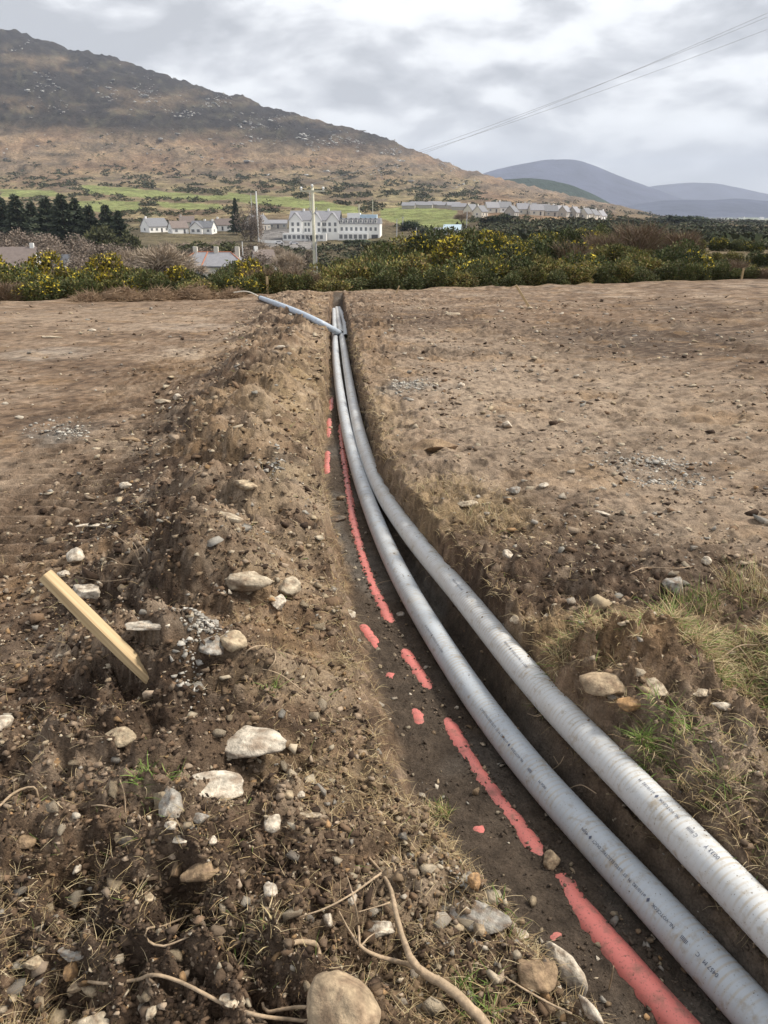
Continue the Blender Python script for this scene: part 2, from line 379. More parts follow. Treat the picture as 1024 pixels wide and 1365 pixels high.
def duct_mat(name, base, dirt, ribbed, dirty=.55):
    """plastic duct: 'along' runs in metres down the pipe, 'up' is +1 on its crest"""
    m = bpy.data.materials.new(name); m.use_nodes = True; t = m.node_tree; b = t.nodes['Principled BSDF']
    def n(tp, **k):
        q = t.nodes.new(tp)
        for a_, v_ in k.items(): setattr(q, a_, v_)
        return q
    co = n('ShaderNodeTexCoord').outputs['Object']
    def ns(sc, det=5):
        q = n('ShaderNodeTexNoise'); t.links.new(co, q.inputs['Vector']); q.inputs['Scale'].default_value = sc; q.inputs['Detail'].default_value = det; q.inputs['Roughness'].default_value = .6
        return q.outputs['Fac']
    def mr(src, a_, b_, c_, d_):
        q = n('ShaderNodeMapRange'); t.links.new(src, q.inputs[0])
        for i, v_ in enumerate((a_, b_, c_, d_)): q.inputs[i + 1].default_value = v_
        return q.outputs[0]
    def mul(a_, b_):
        q = n('ShaderNodeMath', operation='MULTIPLY'); t.links.new(a_, q.inputs[0]); t.links.new(b_, q.inputs[1]); return q.outputs[0]
    def mix(f, a_, b_):
        q = n('ShaderNodeMix', data_type='RGBA'); t.links.new(f, q.inputs[0])
        for s, v_ in ((6, a_), (7, b_)):
            if isinstance(v_, tuple): q.inputs[s].default_value = (*v_, 1)
            else: t.links.new(v_, q.inputs[s])
        return q.outputs[2]
    c = mix(mr(ns(3.0), .3, .7, 0, 1), base, tuple(x * 0.86 for x in base))
    if ribbed:
        al = n('ShaderNodeAttribute', attribute_name='along').outputs['Fac']
        q = n('ShaderNodeMath', operation='MULTIPLY'); t.links.new(al, q.inputs[0]); q.inputs[1].default_value = 2 * math.pi / 0.021
        s = n('ShaderNodeMath', operation='COSINE'); t.links.new(q.outputs[0], s.inputs[0])
        groove = mr(s.outputs[0], -0.2, -0.95, 0, 1)
        up = n('ShaderNodeAttribute', attribute_name='up').outputs['Fac']
        f = mul(mul(groove, mr(up, 0.1, 0.75, 0.12, 1)), mr(ns(7.0), .40, .62, 0.05, 0.62))
        c = mix(f, c, (0.40, 0.325, 0.22)); c = mix(mr(ns(5.0), .56, .74, 0, .5), c, (0.44, 0.39, 0.31))
    sm = mr(ns(26.0), dirty, .72, 0, .75); c = mix(sm, c, dirt)
    sp_ = mr(ns(150.0, 3), dirty + .08, .72, 0, .9); c = mix(sp_, c, tuple(x * .55 for x in dirt))
    t.links.new(c, b.inputs['Base Color'])
    b.inputs['Roughness'].default_value = 0.42; b.inputs['Specular IOR Level'].default_value = 0.4
    t.links.new(mr(ns(26.0), .5, .72, .40, .85), b.inputs['Roughness'])
    return m
M['duct'] = duct_mat('grey_duct_plastic', (0.475, 0.515, 0.555), (0.30, 0.245, 0.175), True)
M['duct_pale'] = duct_mat('pale_grey_duct_plastic', (0.60, 0.615, 0.62), (0.33, 0.27, 0.19), True)
M['duct_blue'] = duct_mat('blue_grey_duct_plastic', (0.44, 0.51, 0.60), (0.25, 0.205, 0.15), False)
M['red'] = duct_mat('red_duct_plastic', (0.58, 0.175, 0.15), (0.17, 0.11, 0.085), False, .50)

# ------------------------------------------------------------------ ground sheet of the field
def grow(first, n0, q, end):
    s = [0.0]; d = first
    for i in range(n0): s.append(s[-1] + d)
    while s[-1] < end: d *= q; s.append(s[-1] + d)
    return np.array(s)
def build_ground():
    rows = [0.25]
    while rows[-1] < 46: rows.append(rows[-1] + 0.0056 * max(rows[-1], 1.3))
    yr = np.array(rows)
    left = grow(0.0105, 135, 1.022, 46)[1:][::-1]; right = grow(0.012, 110, 1.022, 46)[1:]
    tt = np.concatenate([np.linspace(0, .25, 20, endpoint=False), np.linspace(.25, .84, 50, endpoint=False), np.linspace(.84, 1, 16)])
    Lx = xl(yr)[:, None]; Rx = xr(yr)[:, None]
    X = np.hstack([Lx - left[None, :], Lx + tt[None, :] * (Rx - Lx), Rx + right[None, :]])
    Y = np.repeat(yr[:, None], X.shape[1], 1)
    Z = gz(X, Y)
    # ragged trench walls: push the steep faces sideways by noise in (y, z)
    nL = len(left); T = np.zeros(X.shape); T[:, nL:nL + len(tt)] = tt[None, :]
    wallw = np.exp(-((T - .12) / .08) ** 2) * (T > 0) + np.exp(-((T - .935) / .05) ** 2) * (T > 0)
    X2 = X + wallw * (0.06 * fbm(Y / .16, Z / .12, 81, 4))
    nr, nc = X.shape
    V = np.stack([X2, Y, Z], -1).reshape(-1, 3)
    i = np.arange(nr - 1)[:, None] * nc; j = np.arange(nc - 1)[None, :]
    Fq = np.stack([i + j, i + j + 1, i + nc + j + 1, i + nc + j], -1).reshape(-1, 4)
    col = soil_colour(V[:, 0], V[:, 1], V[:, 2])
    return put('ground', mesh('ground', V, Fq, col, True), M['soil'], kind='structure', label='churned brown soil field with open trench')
SOILS = {'brown': (0.180, 0.120, 0.077), 'dark': (0.052, 0.035, 0.025), 'tan': (0.335, 0.260, 0.190), 'orange': (0.29, 0.185, 0.098),
         'grey': (0.22, 0.215, 0.20), 'floor': (0.075, 0.058, 0.044), 'straw': (0.31, 0.225, 0.125), 'clay': (0.45, 0.39, 0.32)}
BLOBS = [  # soil patches: centre and size as seen in the photo, colour, strength
    (800, 555, 280, 85, 'tan', .85), (640, 560, 120, 60, 'tan', .6), (720, 640, 190, 35, 'tan', .6), (950, 690, 120, 45, 'tan', .55), (620, 470, 160, 30, 'tan', .5), (560, 640, 60, 40, 'tan', .2),
    (100, 425, 170, 18, 'tan', .5), (60, 640, 100, 90, 'tan', .35), (60, 470, 70, 8, 'clay', .6), (265, 470, 50, 7, 'clay', .95), (330, 455, 70, 6, 'clay', .5), (250, 435, 60, 5, 'clay', .45),
    (900, 455, 190, 26, 'dark', .85), (560, 425, 130, 14, 'dark', .75), (960, 415, 130, 12, 'dark', .6), (760, 420, 160, 10, 'brown', .8), (600, 470, 90, 8, 'dark', .5), (760, 710, 150, 40, 'dark', .5), (820, 765, 220, 35, 'dark', .75), (640, 800, 70, 60, 'dark', .5),
    (210, 630, 70, 30, 'dark', .9), (160, 715, 60, 40, 'dark', .85), (225, 560, 45, 25, 'dark', .7), (280, 500, 40, 22, 'dark', .6), (60, 860, 80, 90, 'dark', .45), (240, 820, 70, 25, 'dark', .6),
    (200, 1060, 130, 70, 'dark', .38), (290, 1200, 130, 80, 'dark', .30), (330, 905, 80, 30, 'straw', .4), (90, 1230, 60, 40, 'orange', .3), (600, 1270, 70, 60, 'dark', .5), (200, 1320, 130, 40, 'tan', .25),
    (820, 885, 62, 40, 'orange', .95), (310, 470, 70, 22, 'orange', .6), (350, 560, 80, 25, 'straw', .5), (360, 640, 70, 25, 'straw', .4), (400, 520, 40, 40, 'straw', .5), (640, 690, 60, 25, 'straw', .7), (600, 660, 60, 30, 'straw', .5),
    (860, 840, 170, 30, 'straw', .7), (960, 880, 90, 40, 'straw', .5), (340, 760, 90, 16, 'tan', .5), (330, 690, 80, 20, 'tan', .3), (500, 470, 18, 60, 'orange', .4), (510, 560, 22, 50, 'straw', .45),
    (80, 575, 38, 14, 'grey', .8), (365, 655, 25, 20, 'grey', .5), (270, 960, 40, 25, 'grey', .6), (545, 515, 40, 9, 'grey', .7), (200, 880, 18, 26, 'grey', .6), (630, 1185, 30, 20, 'grey', .6), (870, 620, 90, 14, 'grey', .3),
]
_BL = []
for (px, py, rx, ry, c_, s_) in BLOBS:
    a = plane_pt(px, py); b = plane_pt(px + rx, py); t_ = plane_pt(px, max(py - ry, 384)); d_ = plane_pt(px, py + ry)
    _BL.append((a[0], (t_[1] + d_[1]) / 2, abs(b[0] - a[0]), abs(t_[1] - d_[1]) / 2, SOILS[c_], s_))
def soil_colour(x, y, z=None):
    X_, Y_ = x, y
    if z is not None: zr = z - SL * y; x = x + .8 * zr; y = y + 1.3 * zr
    n1_ = fbm(x / 1.7, y / 1.7, 101, 4); n2_ = fbm(x / .33, y / .33, 102, 4); n3_ = fbm(x / .07, y / .07, 103, 3)
    c = np.zeros((len(x), 3)); c[:] = SOILS['brown']
    def mixc(k, f):
        nonlocal c
        f = np.clip(f, 0, 1)[:, None]; c = c * (1 - f) + np.array(SOILS[k] if isinstance(k, str) else k)[None, :] * f
    mixc('tan', np.clip(n1_ * 1.3 + n2_ * .5, 0, .7)); mixc('dark', np.clip(-n1_ * 1.0 - n2_ * .9, 0, .75))
    ch, ce, _ = worley(x + .03 * pn(x / .06, y / .06, 91), y + .03 * pn(x / .06, y / .06, 92), .085, 94); c = c * (0.72 + .56 * ch)[:, None]
    x, y = X_, Y_
    ub = xl(y) - x; ysm = y - .35 * ub
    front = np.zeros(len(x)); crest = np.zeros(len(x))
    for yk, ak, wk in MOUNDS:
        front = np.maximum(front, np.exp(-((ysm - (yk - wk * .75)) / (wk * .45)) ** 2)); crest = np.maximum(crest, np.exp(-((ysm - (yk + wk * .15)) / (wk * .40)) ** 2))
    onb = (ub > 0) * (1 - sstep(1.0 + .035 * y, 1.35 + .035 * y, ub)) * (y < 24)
    fr = (x > xr(y)) * sstep(3.2, 4.5, y); sa_, ca_ = math.sin(.9), math.cos(.9); stk = fbm((x * ca_ - y * sa_ + .3 * fbm(x / 2.5, y / 2.5, 113, 2)) / .16, (x * sa_ + y * ca_) / 2.2, 112, 3); mixc('tan', fr * np.clip(stk * 1.5 - .05, 0, .5)); mixc('dark', fr * np.clip(-stk * 1.4 - .05, 0, .55)); mixc('clay', fr * np.clip(fbm(x / 1.5, y / 1.5, 114, 3) * 1.0 - .25, 0, .25))
    wx = X_ + 0.22 * fbm(X_ / .6, Y_ / .6, 105, 3) * (0.6 + y / 8); wy = Y_ + 0.25 * fbm(X_ / .6, Y_ / .6, 106, 3) * (0.5 + y / 5)
    for (cx, cy, rx, ry, cc, s_) in _BL:
        d = ((wx - cx) / rx) ** 2 + ((wy - cy) / ry) ** 2
        k = d < 4
        if not k.any(): continue
        f = np.zeros(len(x)); f[k] = np.exp(-d[k] ** 1.5 * 0.8) * s_ * np.clip(0.85 + 0.9 * n2_[k], 0.2, 1.0)
        mixc(cc, f)
    mixc('dark', onb * front * sstep(.25, .6, ub) * np.clip(.75 + 1.1 * n2_, 0, .95)); mixc('straw', onb * np.exp(-((ub - .22) / .30) ** 2) * np.clip(.22 + 1.2 * n2_, 0, .65)); mixc('tan', onb * crest * np.clip(.30 + 1.3 * n2_, 0, .6))  # peat tone plus painted shade on mound fronts, painted light on crests
    mixc('orange', np.clip((fbm(x / .9, y / .9, 107, 3) - .18) * 1.6, 0, .45))
    n4_ = fbm(x / .028, y / .028, 109, 2); n5_ = fbm(x / .16, y / .22, 110, 3)
    mixc('dark', np.clip(-n3_ * 1.3 - n2_ * .35 - n5_ * .9 - n4_ * .7 - .06, 0, .75)); mixc('tan', np.clip(n3_ * 1.2 + n2_ * .3 + n5_ * .7 + n4_ * .6 - .16, 0, .6))
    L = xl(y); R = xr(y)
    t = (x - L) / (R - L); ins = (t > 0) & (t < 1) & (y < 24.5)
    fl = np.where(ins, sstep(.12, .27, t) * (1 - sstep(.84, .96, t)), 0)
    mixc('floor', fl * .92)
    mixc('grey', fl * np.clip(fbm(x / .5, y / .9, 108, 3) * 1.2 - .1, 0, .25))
    # dead turf along the field edge
    de = y - yedge(x); mixc((0.20, .145, .08), sstep(-0.6, 0.6, de) * .8)
    return c
ground = build_ground()

# ------------------------------------------------------------------ valley, hillside and far mountains
PXC = np.array([-500, -300, 0, 60, 120, 180, 240, 300, 340, 360, 375, 420, 460, 500, 530, 560, 590, 620, 660, 700, 740, 780, 830, 880, 940, 1024, 1300, 1600], float)
def _rows():
    ridge = np.interp(PXC, [-500, -300, 0, 60, 120, 180, 240, 300, 340, 360, 375, 420, 500, 560, 620, 700, 780, 850, 890, 940, 1024, 1600],
                      [-20, -8, 30, 42, 65, 82, 100, 120, 133, 146, 144, 160, 180, 205, 228, 250, 268, 281, 290, 293, 295, 297])
    def r(px, v): return np.interp(PXC, px, v)
    T = {}
    c7 = [-500, 200, 420, 500, 600, 700, 800, 900, 1024, 1600]
    T[300] = r(c7, [338, 338, 335, 330, 318, 308, 305, 310, 316, 322])
    T[400] = r(c7, [319, 319, 323, 320, 305, 297, 298, 304, 310, 315])
    T[550] = r(c7, [291, 290, 291, 288, 283, 284, 294, 300, 304, 308])
    T[750] = r(c7, [268, 267, 265, 270, 274, 279, 290, 297, 301, 304])
    T[1000] = r(c7, [250, 250, 250, 256, 263, 272, 285, 295, 299, 302])
    T[1400] = r(c7, [226, 232, 239, 245, 254, 265, 280, 293, 298, 301])
    for d_, f_ in ((1900, .42), (2400, .80), (2900, 1.0)):
        base_ = T[1400]; T[d_] = base_ * (1 - f_) + np.minimum(ridge, base_ - 0.5) * f_
    T[3700] = np.where(PXC < 880, ridge + 45, 294)
    T[5500] = np.where(PXC < 880, 294, 292.0); T[9000] = np.full(len(PXC), 288.5); T[16000] = np.full(len(PXC), 285.0)
    return T
_T = _rows()
def py2z(py, y):
    v = (682.5 - py) / F; return EYE + y * (v * cp - sp) / (cp + v * sp)
ZN = {16: np.full(len(PXC), -2.6), 34: np.interp(PXC, [-500, 420, 520, 700, 1024, 1600], [-2.9, -2.9, -2.3, -1.9, -1.9, -1.9]), 60: np.interp(PXC, [-500, 420, 520, 620, 800, 1024, 1600], [-4.5, -4.45, -3.2, -2.0, -1.5, -1.5, -1.5]),
      100: np.interp(PXC, [-500, 420, 520, 620, 800, 1024, 1600], [-8, -8, -5.5, -3.0, -2.2, -2.8, -3]), 200: np.interp(PXC, [-500, 420, 520, 620, 800, 1024, 1600], [-14, -13.5, -10, -6, -4, -6, -8])}
YR = sorted(list(ZN) + list(_T)); LOGY = np.log(np.array(YR, float))
ETAB = np.array([ZN[y_] if y_ in ZN else py2z(_T[y_], y_) for y_ in YR])
SLOPE = (ETAB - EYE) / np.array(YR, float)[:, None]
def fz(x, y, nz=True):
    x = np.asarray(x, float); y = np.asarray(y, float)
    px = np.clip(512 + F * x / (y * cp), PXC[0], PXC[-1] - 1e-3); ly = np.clip(np.log(np.maximum(y, 1)), LOGY[0], LOGY[-1] - 1e-6)
    i = np.clip(np.searchsorted(LOGY, ly, side='right') - 1, 0, len(LOGY) - 2); j = np.clip(np.searchsorted(PXC, px, side='right') - 1, 0, len(PXC) - 2)
    a = (ly - LOGY[i]) / (LOGY[i + 1] - LOGY[i]); b = (px - PXC[j]) / (PXC[j + 1] - PXC[j])
    s = (SLOPE[i, j] * (1 - b) + SLOPE[i, j + 1] * b) * (1 - a) + (SLOPE[i + 1, j] * (1 - b) + SLOPE[i + 1, j + 1] * b) * a
    z = EYE + y * s
    if nz:
        hill = sstep(900, 1900, y) * (1 - sstep(3000, 3800, y)) * (1 - sstep(750, 950, px))
        z = z + hill * (12 * fbm(x / 260, y / 260, 201, 4) + 12 * (billow(x, y, 120, 202) - .5) + 8 * (billow(x, y, 45, 203) - .5))
        z = z + 0.0022 * y * fbm(x / (0.12 * y + 5), y / 40, 204, 2) * (1 - hill) * (y > 80)
    return z
def inpoly(px, py, poly):
    r = np.zeros(px.shape, bool); n = len(poly)
    for a in range(n):
        x0, y0 = poly[a]; x1_, y1_ = poly[(a + 1) % n]
        c = ((y0 > py) != (y1_ > py)) & (px < (x1_ - x0) * (py - y0) / (y1_ - y0 + 1e-9) + x0); r ^= c
    return r
FIELDS = [[(105, 246), (165, 250), (250, 258), (300, 262), (300, 268), (200, 264), (120, 258)], [(100, 268), (185, 268), (190, 281), (130, 283), (95, 276)], [(205, 268), (290, 272), (300, 279), (240, 279), (215, 276)],
          [(300, 257), (380, 262), (430, 268), (480, 277), (480, 286), (420, 280), (340, 272), (300, 266)], [(505, 278), (560, 274), (610, 281), (625, 297), (600, 303), (540, 303), (508, 290)], [(0, 252), (70, 254), (90, 262), (0, 262)]]
def land_masks(V):
    x, y, z = V.T
    dep = y * cp - (z - EYE) * sp; px = 512 + F * x / dep; py = 682.5 - F * (y * sp + (z - EYE) * cp) / dep
    jx = 7 * fbm(px / 40, py / 14, 211, 3); jy = 3 * fbm(px / 40, py / 14, 212, 3)
    return px, py, px + jx, py + jy
def build_land():
    pxs = np.concatenate([np.linspace(-480, -20, 70), np.arange(-16, 1040, 3.2), np.linspace(1050, 1580, 80)])
    ys = np.exp(np.concatenate([np.linspace(math.log(16.5), math.log(250), 70), np.linspace(math.log(256), math.log(3800), 270), np.linspace(math.log(3900), math.log(15900), 30)]))
    PX, Y = np.meshgrid(pxs, ys); X = (PX - 512) / F * Y * cp; Z = fz(X, Y)
    V = np.stack([X, Y, Z], -1).reshape(-1, 3); nr, nc = X.shape
    i = np.arange(nr - 1)[:, None] * nc; j = np.arange(nc - 1)[None, :]
    Fq = np.stack([i + j, i + j + 1, i + nc + j + 1, i + nc + j], -1).reshape(-1, 4)
    px, py, qx, qy = land_masks(V)
    x, y = V[:, 0], V[:, 1]
    c = np.zeros((len(V), 3)); c[:] = (0.19, 0.142, 0.098)
    def mixc(k, f):
        nonlocal c
        f = np.clip(f, 0, 1)[:, None]; c = c * (1 - f) + np.array(k)[None, :] * f
    na = fbm(px / 55, py / 9, 221, 4); nb = fbm(px / 16, py / 4, 222, 3); nc_ = fbm(px / 120, py / 30, 223, 3)
    mixc((0.27, 0.195, 0.12), np.clip(na * 1.6 + .1, 0, .8)); mixc((0.085, 0.07, 0.052), np.clip(-na * 2.0 + nb * 1.2, 0, .9)); mixc((0.25, 0.13, 0.07), np.clip(nc_ * 1.2, 0, .2))
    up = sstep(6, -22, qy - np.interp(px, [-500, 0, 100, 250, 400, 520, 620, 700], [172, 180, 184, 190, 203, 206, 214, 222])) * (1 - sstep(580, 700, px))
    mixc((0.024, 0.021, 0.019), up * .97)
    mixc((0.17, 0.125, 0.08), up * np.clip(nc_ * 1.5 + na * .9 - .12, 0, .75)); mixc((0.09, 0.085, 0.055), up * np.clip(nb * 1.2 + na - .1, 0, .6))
    low = sstep(215, 262, qy) * (y > 240); mixc((0.15, 0.14, 0.075), low * np.clip(.35 + na, 0, .8) * (px < 640))
    mixc((0.33, 0.27, 0.15), low * np.clip(nb * 1.5 + na, 0, .7) * (qy < 292) * (px < 640))
    mixc((0.10, 0.085, 0.05), sstep(290, 312, qy) * .75 * (y > 80))
    mixc((0.10, 0.095, 0.055), ((y <= 240) * .8)); 
    mixc((0.15, 0.115, 0.07), (px > 820) * (y > 60) * (y < 3000) * .8)
    for f in FIELDS:
        k = inpoly(qx, qy, f) & (y > 300) & (y < 1300); mixc((0.195, 0.222, 0.085), k * (.88 + .3 * nb))
    mixc((0.17, 0.20, 0.13), ((y > 3300) * .9)); mixc((.33, .36, .25), (y > 3300) * np.clip(nb * 2, 0, .7))
    k = inpoly(qx, qy, [(345, 302), (395, 306), (420, 322), (430, 335), (360, 330), (345, 316)]) & (y > 280) & (y < 520); mixc((0.20, 0.19, 0.185), k * .9)
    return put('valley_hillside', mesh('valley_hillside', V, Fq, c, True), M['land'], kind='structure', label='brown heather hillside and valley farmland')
build_land()
def mountain(name, y0, prof, col, front, seed, amp, label):
    prof = np.array(prof, float); pxs = np.linspace(prof[0, 0], prof[-1, 0], 150); top = np.interp(pxs, prof[:, 0], prof[:, 1])
    k = np.ones(9) / 9; top = np.convolve(np.pad(top, 4, 'edge'), k, 'valid')
    ft = np.linspace(-1, 1.0, 44); Vs = []
    for f in ft:
        yy = y0 + f * front
        X = (pxs - 512) / F * yy * cp; zt = np.array([py2z(t_, y0) for t_ in top]); zb = -80.0
        g = (1 - abs(f)) ** 1.0; g = g * g * (1.6 - .6 * g) * .75 + .25 * g
        Z = zb + (zt - zb) * g + amp * fbm(X / (amp * 9), np.full_like(X, yy / (amp * 9)), seed, 4) * min(1, 3 * g * (1.02 - g) + .05)
        Vs.append(np.stack([X, np.full_like(X, yy), Z], -1))
    V = np.array(Vs); nr, nc = V.shape[:2]; V = V.reshape(-1, 3)
    i = np.arange(nr - 1)[:, None] * nc; j = np.arange(nc - 1)[None, :]
    Fq = np.stack([i + j, i + j + 1, i + nc + j + 1, i + nc + j], -1).reshape(-1, 4)
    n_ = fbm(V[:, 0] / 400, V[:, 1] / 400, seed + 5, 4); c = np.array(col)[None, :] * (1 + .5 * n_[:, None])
    return put(name, mesh(name, V, Fq, c, True), M['mount'], kind='structure', label=label)
mountain('mountain', 9500, [(560, 290), (620, 240), (645, 228), (690, 217), (720, 211), (760, 210), (785, 217), (820, 233), (860, 247), (900, 262), (960, 280), (1010, 292)], (0.06, 0.066, 0.105), 2600, 301, 40, 'broad haze-blue mountain with rounded summit behind the valley')  # blue of the distance haze put into these mountains' base colours
mountain('mountain', 12500, [(780, 292), (840, 252), (870, 246), (910, 242), (950, 243), (990, 251), (1030, 260), (1100, 270), (1250, 285)], (0.065, 0.07, 0.11), 2800, 311, 40, 'farthest pale haze-blue mountain at the skyline')
mountain('mountain', 7600, [(760, 293), (830, 275), (870, 268), (900, 265), (950, 266), (985, 263), (1024, 268), (1100, 262), (1250, 280), (1400, 292)], (0.045, 0.052, 0.085), 1500, 321, 25, 'low dark haze-blue ridge in front of the far mountains')
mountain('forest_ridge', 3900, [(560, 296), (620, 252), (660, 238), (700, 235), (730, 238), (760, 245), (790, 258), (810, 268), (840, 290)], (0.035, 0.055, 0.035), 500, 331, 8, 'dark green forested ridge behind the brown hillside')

# ------------------------------------------------------------------ ducts in the trench
RAD = 0.0575
def arclen(P): return np.concatenate([[0], np.cumsum(np.linalg.norm(np.diff(P, axis=0), axis=1))])
def duct_path(pts, step=0.0042):
    """pts: (px, py, height of the axis over the sloping field)"""
    W = np.array([plane_pt(a, b, c) for a, b, c in pts])
    rough = catmull(W, 0.05); s = arclen(rough)
    k = 4; Q = np.stack([np.convolve(np.pad(rough[:, i], k, 'edge' if False else 'reflect', reflect_type='odd'), np.ones(2 * k + 1) / (2 * k + 1), 'valid') for i in range(3)], -1)
    s = arclen(Q); ss = [0.0]
    while ss[-1] < s[-1]: ss.append(ss[-1] + (step if Q[np.searchsorted(s, min(ss[-1], s[-1] - 1e-6)), 1] < 4.5 else 0.06))
    ss = np.array(ss[:-1])
    return np.stack([np.interp(ss, s, Q[:, i]) for i in range(3)], -1)
def duct(name, P, m, label, rad=RAD, rib=0.0003, k=28, cat='duct', group=None, wall=0.006):
    al = arclen(P); r = rad + rib * np.cos(2 * math.pi * al / 0.021) * (P[:, 1] < 5)
    n_in = np.array([P[0]]); V, Fq = tube(P, r, k)
    T, S, U = frames(P); a = np.linspace(0, 2 * math.pi, k, endpoint=False)
    up = np.tile(np.sin(a), len(P)); alv = np.repeat(al, k)
    # open ends: inner lip
    def lip(i, dirn):
        ring = P[i] + (rad - wall) * (np.cos(a)[:, None] * S[i] + np.sin(a)[:, None] * U[i])
        return np.vstack([ring, ring + dirn * 0.10 * T[i]])
    base = len(V); l0 = lip(0, 1); l1 = lip(-1, -1); V = np.vstack([V, l0, l1]); add = []
    for b0, o0, d in ((base, 0, 1), (base + 2 * k, (len(P) - 1) * k, -1)):
        for j in range(k):
            j2 = (j + 1) % k
            q1 = (o0 + j, b0 + j, b0 + j2, o0 + j2); q2 = (b0 + j, b0 + k + j, b0 + k + j2, b0 + j2)
            add += [q1 if d > 0 else q1[::-1], q2 if d > 0 else q2[::-1]]
    Fq = np.vstack([Fq, np.array(add)])
    al2 = np.concatenate([alv, np.zeros(4 * k)]); up2 = np.concatenate([up, np.zeros(4 * k)])
    return put(name, mesh(name, V, Fq, None, True, {'along': al2, 'up': up2}), m, label=label, cat=cat, group=group)
FD = FLOOR
ZB = FD + RAD + 0.006
PB = duct_path([(1180, 1540, ZB), (1106, 1460, ZB), (1018, 1365, ZB), (930, 1268, ZB), (817, 1146, ZB), (730, 1052, ZB), (656, 960, ZB), (593, 868, ZB), (536, 772, ZB), (499, 690, ZB), (472, 610, ZB), (456, 540, ZB), (448, 480, ZB), (446, 440, ZB), (445, 413, ZB)])
PA = duct_path([(1240, 1466, -.10), (1130, 1344, -.10), (1024, 1230, -.10), (900, 1104, -.10), (830, 1032, -.10), (762, 965, -.11), (690, 885, -.12), (617, 795, -.15), (547, 712, -.19), (504, 645, ZB + .05), (479, 575, ZB + .04), (465, 505, ZB + .02), (457, 455, ZB), (452, 430, ZB), (449, 411, ZB)])
ductB = duct('corrugated_duct', PB, M['duct'], 'long grey corrugated duct lying on the trench floor nearer the red duct', group='long grey ducts in the trench')
ductA = duct('corrugated_duct', PA, M['duct_pale'], 'long grey corrugated duct propped higher against the turf side of the trench', group='long grey ducts in the trench')
PC_ = catmull([plane_pt(452, 411, ZB), plane_pt(457, 422, ZB + .02), plane_pt(460, 434, ZB + .03), plane_pt(461, 449, ZB + .02)], .06)
duct('corrugated_duct', PC_, M['duct'], 'short grey duct in the far end of the trench under the crossing pipe', k=16, rib=0)
def over(px, py, k=0.988):
    p_, _ = hit(px, py); return np.array([0, 0, EYE]) * (1 - k) + p_ * k
PD = catmull([over(458, 447), over(430, 432, .975), over(400, 417.5, .965), over(370, 405.5, .968), over(347, 397, .975)], .06)
dD = duct('crossing_pipe', PD, M['duct_blue'], 'blue-grey pipe laid across the spoil bank with dark capped ends', rad=0.060, k=20, rib=0, cat='pipe')
for i, j in ((0, 4), (-1, -4)):
    q = np.linspace(PD[i] + (PD[i] - PD[j]) * .05, PD[7] if i == 0 else PD[j] * .8 + PD[i] * .2, 4)  # near cap drawn out longer to stand in for the pipe's shaded end
    V, Fq = tube(q, [.058, .068, .068, .066], 20); Fc = [tuple(f) for f in Fq] + [tuple(range(19, -1, -1))]
    put('end_cap', mesh('end_cap', V, Fc, None, True), M['black'], dD)
_e = PD[-1]; PR = catmull([_e, *[P3(a, b, _e[1] + i * .12) for i, (a, b) in enumerate([(340, 392.5), (331, 389), (322, 388.5), (312, 390)])]], .03)
V, Fq = tube(PR, 0.016, 8); put('draw_rope', mesh('draw_rope', V, Fq, None, True), M['rope'], label='pale rope sticking out of the capped end of the crossing pipe', cat='rope')
def soil_on(P, n, y0, y1, spread, label, bias):
    T, S, U = frames(P); ok = np.where((P[:, 1] > y0) & (P[:, 1] < y1))[0]; i_ = RNG.choice(ok, n); cl = fbm(P[i_, 1] / .12, P[i_, 1] * 0 + 2, 441, 2); k_ = RNG.random(n) < np.clip(.25 + 1.6 * cl, .03, 1); i_ = i_[k_]; n = len(i_)
    a = math.pi / 2 - bias + RNG.normal(0, spread, n); C_ = P[i_] + (RAD + .001) * (np.cos(a)[:, None] * S[i_] + np.sin(a)[:, None] * U[i_]); sz = np.exp(RNG.normal(math.log(.0021), .45, n)); Vs, Fs, o_ = [], [], 0
    for t_ in range(8):
        V, Fc = hull_rock(50 + t_, 8); q = np.arange(t_, n, 8); W = V[None] * (sz[q][:, None] * RNG.uniform(.6, 1.3, (len(q), 3)))[:, None, :] + C_[q][:, None, :]; Vs.append(W.reshape(-1, 3)); Fs.append((Fc[None] + (np.arange(len(q)) * len(V))[:, None, None] + o_).reshape(-1, 3)); o_ += len(q) * len(V)
    V = np.vstack(Vs); put('soil_clods', mesh('soil_clods', V, np.vstack(Fs), np.tile(np.array([(.21, .155, .105)]), (len(V), 1))), M['crumb'], kind='stuff', label=label)
#--SOILON--
# printed lettering along the ducts
def text_mesh(body):
    cu = bpy.data.curves.new('t', 'FONT'); cu.body = body; cu.size = 1.0; cu.resolution_u = 2
    o = bpy.data.objects.new('t', cu); C.objects.link(o); dg = bpy.context.evaluated_depsgraph_get(); dg.update()
    me = bpy.data.meshes.new_from_object(o.evaluated_get(dg)); bpy.data.objects.remove(o); bpy.data.curves.remove(cu); return me
def print_on(ductob, P, s0, body, ang, size, name='printed_text'):
    me = text_mesh(body); al = arclen(P); T, S, U = frames(P)
    bm = bmesh.new(); bm.from_mesh(me); bmesh.ops.triangulate(bm, faces=bm.faces[:])
    r = RAD + 0.0016
    for v in bm.verts:
        s = s0 + v.co.x * size; a = math.radians(ang) + v.co.y * size / r
        i = min(np.searchsorted(al, s), len(P) - 1); f = np.array([np.interp(s, al, P[:, k]) for k in range(3)])
        v.co = Vector(f + r * (math.cos(a) * S[i] + math.sin(a) * U[i]))
    bm.to_mesh(me); bm.free(); me.materials.clear()
    return put(name, me, M['ink'], ductob)
